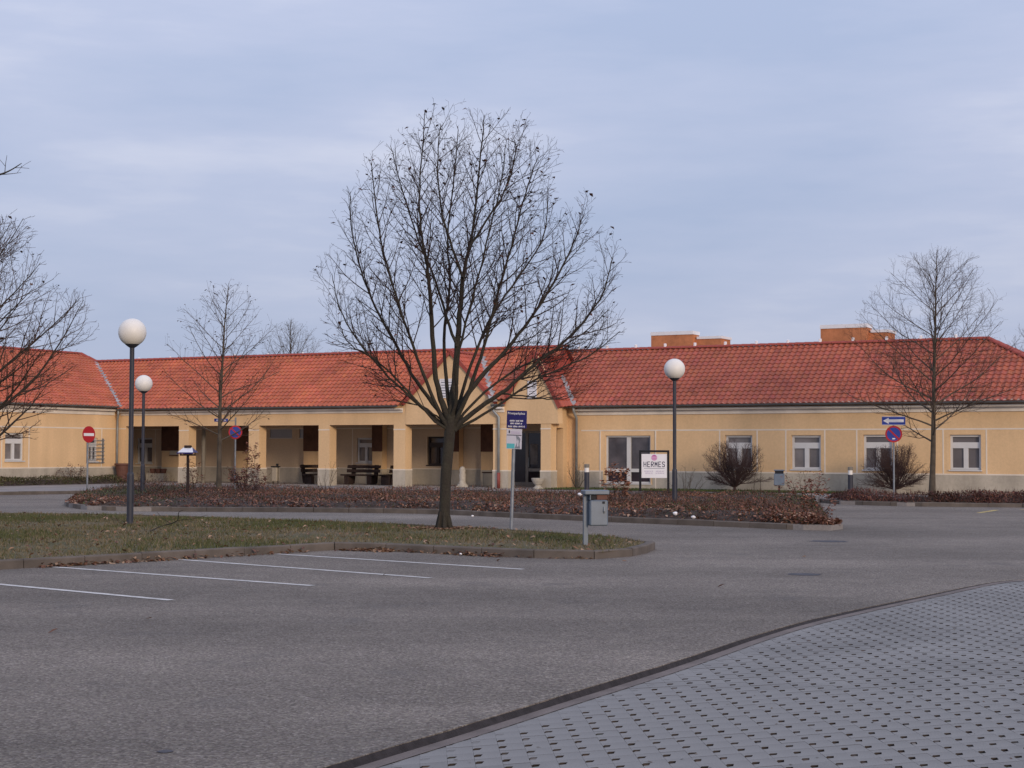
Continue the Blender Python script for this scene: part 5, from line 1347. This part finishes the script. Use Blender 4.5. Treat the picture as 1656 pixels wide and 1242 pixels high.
# text helper
dg = None
def text_mesh(txt, size, bold=0.0, sx=1.0, ext=.001):
    cu = bpy.data.curves.new('lettering', 'FONT'); cu.body = txt; cu.size = size; cu.align_x = 'CENTER'; cu.align_y = 'CENTER'; cu.offset = bold; cu.extrude = ext; cu.resolution_u = 3
    o = bpy.data.objects.new('lettering', cu); col.objects.link(o); bpy.context.view_layer.update()
    me = bpy.data.meshes.new_from_object(o.evaluated_get(bpy.context.evaluated_depsgraph_get()))
    bpy.data.objects.remove(o); bpy.data.curves.remove(cu)
    me.transform(Matrix.Rotation(math.pi / 2, 4, 'X') @ Matrix.Diagonal((sx, 1, 1, 1))); return me
def put_text(txt, x, y, z, width, height, m, parent, bold=0.0, name='lettering'):
    me = text_mesh(txt, 1.0, bold); xs_ = [v.co.x for v in me.vertices]; zs_ = [v.co.z for v in me.vertices]
    sx, sz = width / (max(xs_) - min(xs_)), height / (max(zs_) - min(zs_)); cx, cz = (max(xs_) + min(xs_)) / 2, (max(zs_) + min(zs_)) / 2
    for v in me.vertices: v.co = Vector((x + (v.co.x - cx) * sx, y + v.co.y, z + (v.co.z - cz) * sz))
    me.materials.append(m); return link(name, me, parent)
# private parking sign on the grass island
b_ = G(826, 855, .12); r = thing('parking_sign', 'dark blue private parking sign over a pale poster on a leaning post', 'sign', b_, face_cam_rz(b_) + R(-14))
r.rotation_euler.y = R(1.6)
zz = lambda px, py: PD(px, py, b_.y).z - .12
mpx = b_.y / F
p = MB(); p.tube([(0, .04, -.15), (0, .04, zz(835, 664))], .036, 12); p.build('post', M['galv'], r)
xc_, w_ = .06, 16.3 * mpx * 1.02; z1, z0 = zz(836, 664.0), zz(836, 692.5)
q = MB(); q.bevbox(xc_ - w_, xc_ + w_, -.012, -.003, z0, z1, .003); pl = q.build('blue_plate', M['sign_navy'], r)
put_text('Privatparkplatz', xc_ - w_ * .04, -.0135, z1 - (z1 - z0) * .17, w_ * 1.72, (z1 - z0) * .17, M['sign_white'], pl, .012)
def word_rows(rows, x, y, zf, h, m, parent, sd=1):
    r_ = random.Random(sd)                        # print too small to read: rows of word-long strokes
    for (zc2, half) in rows:
        bb = MB(); a = -half
        while a < half:
            L = min(r_.uniform(.05, .11), half - a)
            k = a
            while k < a + L - .004: wl_ = r_.uniform(.008, .013); bb.box(x + k, x + min(k + wl_, a + L), y - .001, y, zc2 - h * r_.uniform(.35, .5), zc2 + h * r_.uniform(.35, .6)); k += wl_ + .005
            a += L + .02
        bb.build('small_print', m, parent)
word_rows([(z1 - (z1 - z0) * .58, w_ * .66), (z1 - (z1 - z0) * .73, w_ * .58), (z1 - (z1 - z0) * .90, w_ * .84)], xc_ - w_ * .03, -.0128, None, (z1 - z0) * .09, M['sign_white'], pl, 2)
xl, xr2 = xc_ - w_ * .98, xc_ + w_ * .56; y1, y0 = zz(832, 693.6), zz(832, 726)
q = MB(); q.bevbox(xl, xr2, -.012, -.003, y0, y1, .003); pl = q.build('poster_plate', M['lilac_print'], r)
ww, hh_ = xr2 - xl, y1 - y0
bb = MB(); bb.box(xl + .01, xr2 - .01, -.0135, -.0125, y1 - hh_ * .33, y1 - hh_ * .29); bb.box(xl + ww * .14, xl + ww * .22, -.0135, -.0125, y1 - hh_ * .22, y1 - hh_ * .08); bb.build('dark_print', M['ink'], pl)
bb = MB(); bb.box(xl + .012, xl + ww * .55, -.0135, -.0125, y0 + .012, y0 + hh_ * .27); bb.build('teal_field', M['teal'], pl)
bb = MB(); bb.box(xl + ww * .28, xr2 - .03, -.0135, -.0125, y1 - hh_ * .24, y1 - hh_ * .19); bb.box(xl + ww * .28, xr2 - .05, -.0135, -.0125, y1 - hh_ * .17, y1 - hh_ * .13); bb.build('grey_field', M['pale_ink'], pl)
flatpoly([(xl + ww * .56, y0 + .012), (xl + ww * .92, y0 + .012), (xl + ww * .86, y0 + hh_ * .25), (xl + ww * .92, y0 + hh_ * .5), (xl + ww * .78, y0 + hh_ * .64), (xl + ww * .62, y0 + hh_ * .66), (xl + ww * .70, y0 + hh_ * .35)], -.0135, -.0125, M['grey_print'], 'dark_figure', pl)
flatpoly([(xl + ww * .70, y0 + hh_ * .12), (xl + ww * .80, y0 + hh_ * .14), (xl + ww * .80, y0 + hh_ * .42), (xl + ww * .72, y0 + hh_ * .50)], -.0145, -.0136, M['lilac_print'], 'pale_figure', pl)
# white board sign in a black frame
b_ = at_wall(1058, 3.2); r = thing('board_sign', 'white board lettered HERMES hung in a tall black frame before the tall window', 'sign', b_, face_cam_rz(b_) + R(-3))
zz = lambda px, py: PD(px, py, b_.y).z - b_.z
mpx = b_.y / F; hw = 22.6 * mpx; zt = zz(1058, 728)
q = MB(); q.bevbox(-hw - .045, -hw + .045, -.04, .04, -.2, zt, .01); q.build('frame_post', M['black'], r)
q = MB(); q.bevbox(hw - .045, hw + .045, -.04, .04, -.2, zt, .01); q.build('frame_post', M['black'], r)
q = MB(); q.bevbox(-hw + .046, hw - .046, -.04, .04, zt - .085, zt, .01); q.build('frame_bar', M['black'], r)
z1, z0 = zz(1058, 734.2), zz(1058, 773); q = MB(); q.bevbox(-hw + .05, hw - .05, -.02, .02, z0, z1, .006); bd = q.build('board', M['sign_white'], r)
H_ = z1 - z0; yb = -.0215
def block_word(word, x0, x1, zb_, zt_, y, m, parent):
    glyph = {'H': [(0, 0, 0, 1), (1, 0, 1, 1), (0, .5, 1, .5)], 'E': [(0, 0, 0, 1), (0, 1, 1, 1), (0, .5, .85, .5), (0, 0, 1, 0)],
             'R': [(0, 0, 0, 1), (0, 1, .75, 1), (.75, 1, 1, .88), (1, .88, 1, .62), (1, .62, .75, .48), (.75, .48, 0, .48), (.45, .48, 1, 0)],
             'M': [(0, 0, 0, 1), (0, 1, .5, .38), (.5, .38, 1, 1), (1, 0, 1, 1)],
             'S': [(1, .84, .8, 1), (.8, 1, .2, 1), (.2, 1, 0, .84), (0, .84, 0, .66), (0, .66, .2, .53), (.2, .53, .8, .47), (.8, .47, 1, .34), (1, .34, 1, .16), (1, .16, .8, 0), (.8, 0, .2, 0), (.2, 0, 0, .16)]}
    n_ = len(word); wd = (x1 - x0) / (n_ * 1.30 - .30); th = wd * .245; hh = zt_ - zb_
    for k, ch in enumerate(word):
        bb = MB(); ox = x0 + k * wd * 1.30
        for j, (a, b2, c, d2) in enumerate(glyph[ch]):
            p, q = Vector((ox + th / 2 + a * (wd - th), 0, zb_ + th / 2 + b2 * (hh - th))), Vector((ox + th / 2 + c * (wd - th), 0, zb_ + th / 2 + d2 * (hh - th)))
            u_ = (q - p).normalized(); v_ = Vector((-u_.z, 0, u_.x)) * th / 2; p = p - u_ * th * .3; q = q + u_ * th * .3; yy = Vector((0, y - .0012 - .0004 * j, 0))
            bb.face([p - v_ + yy, q - v_ + yy, q + v_ + yy, p + v_ + yy])
        bb.build('letter', m, parent)
block_word('HERMES', -hw * .76, hw * .76, z1 - H_ * .545, z1 - H_ * .315, yb, M['ink'], bd)
bb = MB(); disc(bb, H_ * .125, yb - .003, z1 - H_ * .155, y2=yb); lg = bb.build('round_logo', M['pink'], bd)
bb = MB(); pts = [(H_ * .115 * math.cos(a), z1 - H_ * .155 + H_ * .125 * math.sin(a)) for a in [R(25 + 130 * k / 10) for k in range(11)]]
flatpoly(list(reversed(pts)), yb - .005, yb - .0031, M['pink_dark'], 'logo_cap', lg)
for k in range(3): bb = MB(); bb.box(-H_ * .10, H_ * .10, yb - .005, yb - .0031, z1 - H_ * (.165 + .03 * k), z1 - H_ * (.155 + .03 * k)); bb.build('logo_stripe', M['pink_dark'], lg)
bb = MB(); bb.box(-hw * .74, hw * .74, yb - .002, yb, z1 - H_ * .605, z1 - H_ * .585); bb.build('rule', M['grey_print'], bd)
word_rows([(z1 - H_ * .72, hw * .32), (z1 - H_ * .80, hw * .26)], -hw * .38, yb, None, H_ * .05, M['pale_ink'], bd, 4); word_rows([(z1 - H_ * .72, hw * .28), (z1 - H_ * .80, hw * .30)], hw * .40, yb, None, H_ * .045, M['pale_ink'], bd, 6)

# ------------------------------------------------------------------ bins, bollards, small furniture
b_ = G(947, 881, .115); r = thing('litter_bin', 'blue-grey steel litter bin on a square post on the grass island', 'bin', b_, face_cam_rz(b_) + R(12))
m_ = b_.y / F; zz = lambda py: PD(947, py, b_.y).z - b_.z
q = MB(); q.bevbox(-.035, .045, -.0, .08, -.2, zz(794), .006); q.build('post', M['bin'], r)
w1 = 34 * m_; q = MB(); zt, zb = zz(808.5), zz(850)
q.bevbox(.047, w1, -.15, .16, zb, zt, .02); q.build('bucket', M['bin'], r)
q = MB(); q.bevbox(-.05, w1 + .02, -.17, .18, zz(799.5), zz(792.5), .012); q.build('hood', M['bin'], r)
q = MB(); q.bevbox(w1 * .47, w1 - .01, -.13, -.10, zz(808), zz(799.8), .006); q.build('ash_tray', M['terracotta'], r)
q = MB(); q.bevbox(.055, w1 * .46, -.10, .13, zz(808), zz(799.8), .004); q.build('opening', M['bin_dark'], r)
q = MB(); q.bevbox(.048, .062, -.14, .15, zz(808.4), zz(799.7), .002); q.bevbox(w1 - .012, w1 + .004, .10, .15, zz(808.4), zz(799.7), .002); q.build('hood_side', M['bin'], r)
q = MB(); q.bevbox(w1 * .72, w1 * .84, -.162, -.151, zz(814), zz(810.5), .002); q.build('lock', M['bin_dark'], r)
q = MB(); q.bevbox(.0475, w1 * .99, .161, .17, zb + .05, zt - .05, .002); q.build('back_plate', M['galv'], r)
q = MB(); q.tube([(w1 * .80, -.155, zz(829)), (w1 * .80, -.175, zz(826)), (w1 * .80, -.155, zz(819))], .014, 8); q.build('handle', M['zinc'], r)
# second bin by the facade
b_ = at_wall(1260, 3.0); r = thing('litter_bin', 'small grey-blue box bin before the right facade', 'bin', b_, face_cam_rz(b_))
m_ = b_.y / F; zz = lambda py: PD(1260, py, b_.y).z - b_.z
q = MB(); q.bevbox(-8.5 * m_, 8.5 * m_, -.16, .16, zz(785), zz(766), .02); q.build('bucket', M['bin'], r)
q = MB(); q.bevbox(-7 * m_, 7 * m_, -.13, .15, zz(765.9), zz(761.5), .005); q.build('opening', M['bin_dark'], r)
q = MB(); q.bevbox(-8.5 * m_, 8.5 * m_, -.17, .17, zz(761.4), zz(759.5), .01); q.build('hood', M['bin'], r)
q = MB(); q.bevbox(-.04, .04, .0, .08, -.2, zz(785), .006); q.build('post', M['twig_red'], r)
def bollard(px, top, bb_, label):
    b_ = Vector(bb_); r = thing('light_bollard', label, 'bollard', b_, face_cam_rz(b_), 'light bollards along the building')
    h = PD(px, top, b_.y).z - b_.z
    q = MB(); q.lathe([(.095, -.1), (.095, h - .30)], 20); q.build('post', M['lamp_pole'], r)
    q = MB(); q.lathe([(.085, h - .299), (.085, h - .13)], 20); q.build('light_band', M['globe'], r)
    q = MB(); q.lathe([(.098, h - .129), (.098, h - .01), (.085, h)], 20); q.build('cap', M['grey_box'], r)
p = PD(949, 790, 60); bollard(949, 750.5, (p.x, p.y, .13), 'light bollard behind the litter bin of the grass island')
bollard(1375, 755, at_wall(1375, 2.6), 'light bollard before the right facade, at the left end of the hedge')
# planters, statue, boxes at the arcade
def at_b(px, yl, z=.12): p = BM @ Vector((X(px, yl), yl, 0)); return Vector((p.x, p.y, z))
b_ = BM @ Vector((XC + .75, wy(180), 0)); b_.z = .12
r = thing('flower_tub', 'brown flared flower tub in the corner of the left wing', 'planter', b_)
q = MB(); q.lathe([(.24, 0), (.30, .5), (.35, .85), (.40, .87), (.40, .95), (.36, .96)], 20); q.build('tub', M['terracotta'], r)
q = MB(); q.lathe([(.34, .90), (.34, .91)], 20); q.build('soil', M['soil'], r)
b_ = at_b(870, -.35); r = thing('urn_planter', 'pale stone urn planter at the entrance pillar', 'planter', b_)
q = MB(); q.lathe([(.20, 0), (.20, .07), (.12, .12), (.12, .17), (.18, .22), (.25, .34), (.29, .46), (.26, .47)], 20); q.build('bowl', M['stone'], r, smooth=False)
q = MB(); q.lathe([(.25, .44), (.25, .455)], 20); q.build('soil', M['soil'], r)
b_ = at_b(748, 1.2); r = thing('stone_figure', 'slim white stone figure on a flared foot under the left gable', 'statue', b_)
q = MB(); q.lathe([(.26, 0), (.25, .08), (.17, .17), (.14, .28), (.15, .42), (.16, .55), (.13, .66), (.145, .74), (.13, .84), (.07, .91), (.02, .93)], 20); q.build('figure', M['stone'], r, smooth=True)
q = MB(); q.bevbox(-.27, .27, -.27, .27, -.02, .06, .01); q.build('foot', M['stone'], r)
b_ = at_b(790, 2.4); r = thing('cabinet', 'grey cabinet standing in the arcade right of the stone figure', 'cabinet', b_, -TH)
q = MB(); q.bevbox(-.3, .3, 0, .45, 0, .62, .01); q.build('body', M['grey_box'], r)
q = MB(); q.bevbox(-.33, .33, -.03, .48, .621, .67, .008); q.build('lid', M['wood_dark'], r)
q = MB(); q.bevbox(-.26, .26, -.012, -.001, .05, .58, .003); q.build('door', M['grey_box'], r)
b_ = at_b(446, 2.2); r = thing('ash_bin', 'thin-legged waste bin standing in the arcade left of the benches', 'bin', b_, -TH)
q = MB(); q.bevbox(-.14, .14, -.12, .12, .12, .80, .02); q.build('body', M['plinth'], r)
q = MB(); q.bevbox(-.19, .19, -.15, .15, .801, .86, .01); q.build('lid', M['bin_dark'], r)
for sx in (-1, 1):
    q = MB(); q.bevbox(.145 * sx - .02, .145 * sx + .02, -.02, .02, 0, .80, .004); q.build('leg', M['bin_dark'], r)
q = MB(); q.lathe([(.04, .861), (.07, .93), (.05, .98)], 10, (.1, 0, 0)); q.build('knob', M['bin_dark'], r)
b_ = at_b(258, 3.4); r = thing('stone_trough', 'low pale trough with brown pots at the left end of the arcade', 'planter', b_, -TH)
q = MB(); q.bevbox(-.7, .5, -.25, .25, 0, .42, .02); q.build('trough', M['stone'], r)
for k, x in enumerate((-.42, -.05, .3)):
    q = MB(); q.lathe([(.13, .421), (.17, .66)], 12, (x, -.02, 0)); q.build('pot', M['terracotta'], r)
def bench(px, yl, rz, label, half=.95):
    b_ = at_b(px, yl); r = thing('timber_bench', label, 'bench', b_, -TH + rz, 'rustic benches in the arcade')
    for k in range(2):
        q = MB(); q.bevbox(-half, half, -.36 + .24 * k, -.14 + .24 * k, .42, .50, .015); q.build('seat_plank', M['wood_dark'], r)
    for k, z in enumerate((.60, .80)):
        q = MB(); mt = Matrix.Translation((0, .20 + .05 * k, z)) @ Matrix.Rotation(R(-10), 4, 'X'); q.bevbox(-half, half, -.03, .03, -.02, .13, .012, mt); q.build('back_plank', M['wood_dark'], r)
    for sx in (-1, 1):
        q = MB(); q.bevbox(sx * half * .68 - .13, sx * half * .68 + .13, -.30, .16, 0, .419, .02); q.build('leg', M['wood_dark'], r)
        q = MB(); mt = Matrix.Translation((sx * half * .68, .30, .45)) @ Matrix.Rotation(R(-10), 4, 'X'); q.bevbox(-.11, .11, -.03, .05, -.40, .50, .015, mt); q.build('back_post', M['wood_dark'], r)
bench(584, 2.6, 0.0, 'dark timber bench facing out between the third and fourth arcade pillars')
bench(514, 2.9, R(82), 'dark timber bench seen end-on behind the third arcade pillar')
bench(634, 2.9, R(-82), 'dark timber bench mostly hidden behind the fourth arcade pillar', .7)
# notice box on the first inner pier
b_ = at_b(283, YI - .04); b_.z = BL(283, 735, YI).z
r = thing('notice_box', 'pale flat notice box on the wall behind the bird feeder', 'box', b_, -TH)
q = MB(); q.bevbox(-.28, .40, -.10, -.01, -.02, .20, .01); q.build('case', M['plinth'], r)
q = MB(); q.bevbox(-.30, .42, -.12, -.0, -.06, -.021, .006); q.build('ledge', M['soffit'], r)
# bird feeder
b_ = G(303, 806, .13); b_.y += 0; r = thing('bird_feeder', 'bird feeder with blue and white roof on a dark post in the bed', 'bird feeder', b_, face_cam_rz(b_) + R(-18))
m_ = b_.y / F; zz = lambda py: PD(303, py, b_.y).z - b_.z
q = MB(); q.tube([(0, 0, -.2), (.01, 0, .6), (0, 0, zz(737))], [.06, .055, .045], 8); q.build('post', M['wood_dark'], r)
q = MB(); q.bevbox(-.22, .22, -.20, .20, zz(737), zz(734.5), .008); q.build('floor', M['wood_dark'], r)
for sx in (-1, 1):
    for sy in (-1, 1):
        q = MB(); q.bevbox(sx * .19 - .022, sx * .19 + .022, sy * .17 - .022, sy * .17 + .022, zz(734.4), zz(731), .004); q.build('corner_post', M['wood_dark'], r)
q = MB(); q.box(-.10, .10, -.08, .08, zz(734.4), zz(731.2)); q.build('feed_box', M['wood_dark'], r)
ze, zt2 = zz(731.8), zz(723.5)
rf = MB(); e = .27
rf.v = [(-e, -.28, ze), (e, -.28, ze), (e, .28, ze), (-e, .28, ze), (-.15, 0, zt2), (.15, 0, zt2)]; rf.f = [(0, 1, 5, 4), (2, 3, 4, 5), (3, 2, 1, 0)]; rf.c = [None] * 3
ro = rf.build('feeder_roof', M['sign_white'], r)
q = MB(); q.face([(e + .001, -.28, ze), (e + .001, .28, ze), (.151, 0, zt2)]); q.face([(-e - .001, .28, ze), (-e - .001, -.28, ze), (-.151, 0, zt2)]); q.build('roof_end', M['sign_navy'], ro)
q = MB(); q.box(-e - .02, e + .02, -.30, -.281, ze - .04, ze + .005); q.build('eave_board', M['sign_navy'], ro)
q = MB(); q.bevbox(-.12, .12, -.06, .06, zt2 - .02, zt2 + .07, .02); q.build('ridge_cap', M['wood_dark'], ro)
# slim grey support posts inside the arcade
for px in (329, ):
    b_ = at_b(px, 1.6); r = tag(link('steel_post', (lambda q: (q.tube([(0, 0, 0), (0, 0, ZLIN + .1)], .10, 12), q.mesh('steel_post', M['grey_box']))[1])(MB())), 'grey round steel post standing inside the arcade behind the young tree', 'post'); r.location = b_
# fallen branch on the lawn
q = MB(); P = [G(243, 859, .15), G(262, 850, .22), G(281, 846, .30), G(289, 840, .40), G(288, 828, .62), G(296, 825, .66)]
P = curve_pts(P, 1); q.tube(P, [.013 * (1 - .7 * k / len(P)) for k in range(len(P))], 6); a = P[len(P) // 2]
q.tube([a, a + Vector((.25, .1, .02)), a + Vector((.55, .15, .1))], [.008, .006, .003], 5); a2 = P[len(P) // 3]; q.tube([a2, a2 + Vector((-.18, .1, .10)), a2 + Vector((-.30, .12, .22))], [.007, .005, .003], 5)
fb = q.build('fallen_branch', M['bark']); tag(fb, 'dry fallen branch lying on the grass right of the nearest lamp', 'branch')
# litter: crumpled tissues
def tissue(p, s_, label, sd_):
    bm = bmesh.new(); bmesh.ops.create_icosphere(bm, subdivisions=2, radius=s_)
    for v in bm.verts: k = 1 + .5 * noise.noise((v.co.x * 14 + sd_, v.co.y * 14, v.co.z * 14)); v.co *= k; v.co.z *= .7
    me = bpy.data.meshes.new('tissue'); bm.to_mesh(me); bm.free(); me.materials.append(M['tissue'])
    o = link('crumpled_tissue', me); o.location = p; tag(o, label, 'litter')
for (px, py, dy, dz, s_, lb_) in ((1092, 830.5, .22, .27, .095, 'white crumpled paper in the bed below the middle lamp, left of two'), (1121, 836, .2, .22, .085, 'white crumpled paper in the bed below the middle lamp, right of two'), (938, 800, 1.6, .62, .09, 'white paper scrap in the bed left of the litter bin'), (764, 834.5, -.15, .03, .055, 'small white scrap on the road right of the big tree trunk'), (745, 896, -.12, .03, .045, 'tiny white scrap at the kerb below the big tree')):
    p = G(px, py, dz if dz > .1 else .02); tissue(p, s_ * .62, lb_, px)
# ------------------------------------------------------------------ the one twig showing high at the left edge
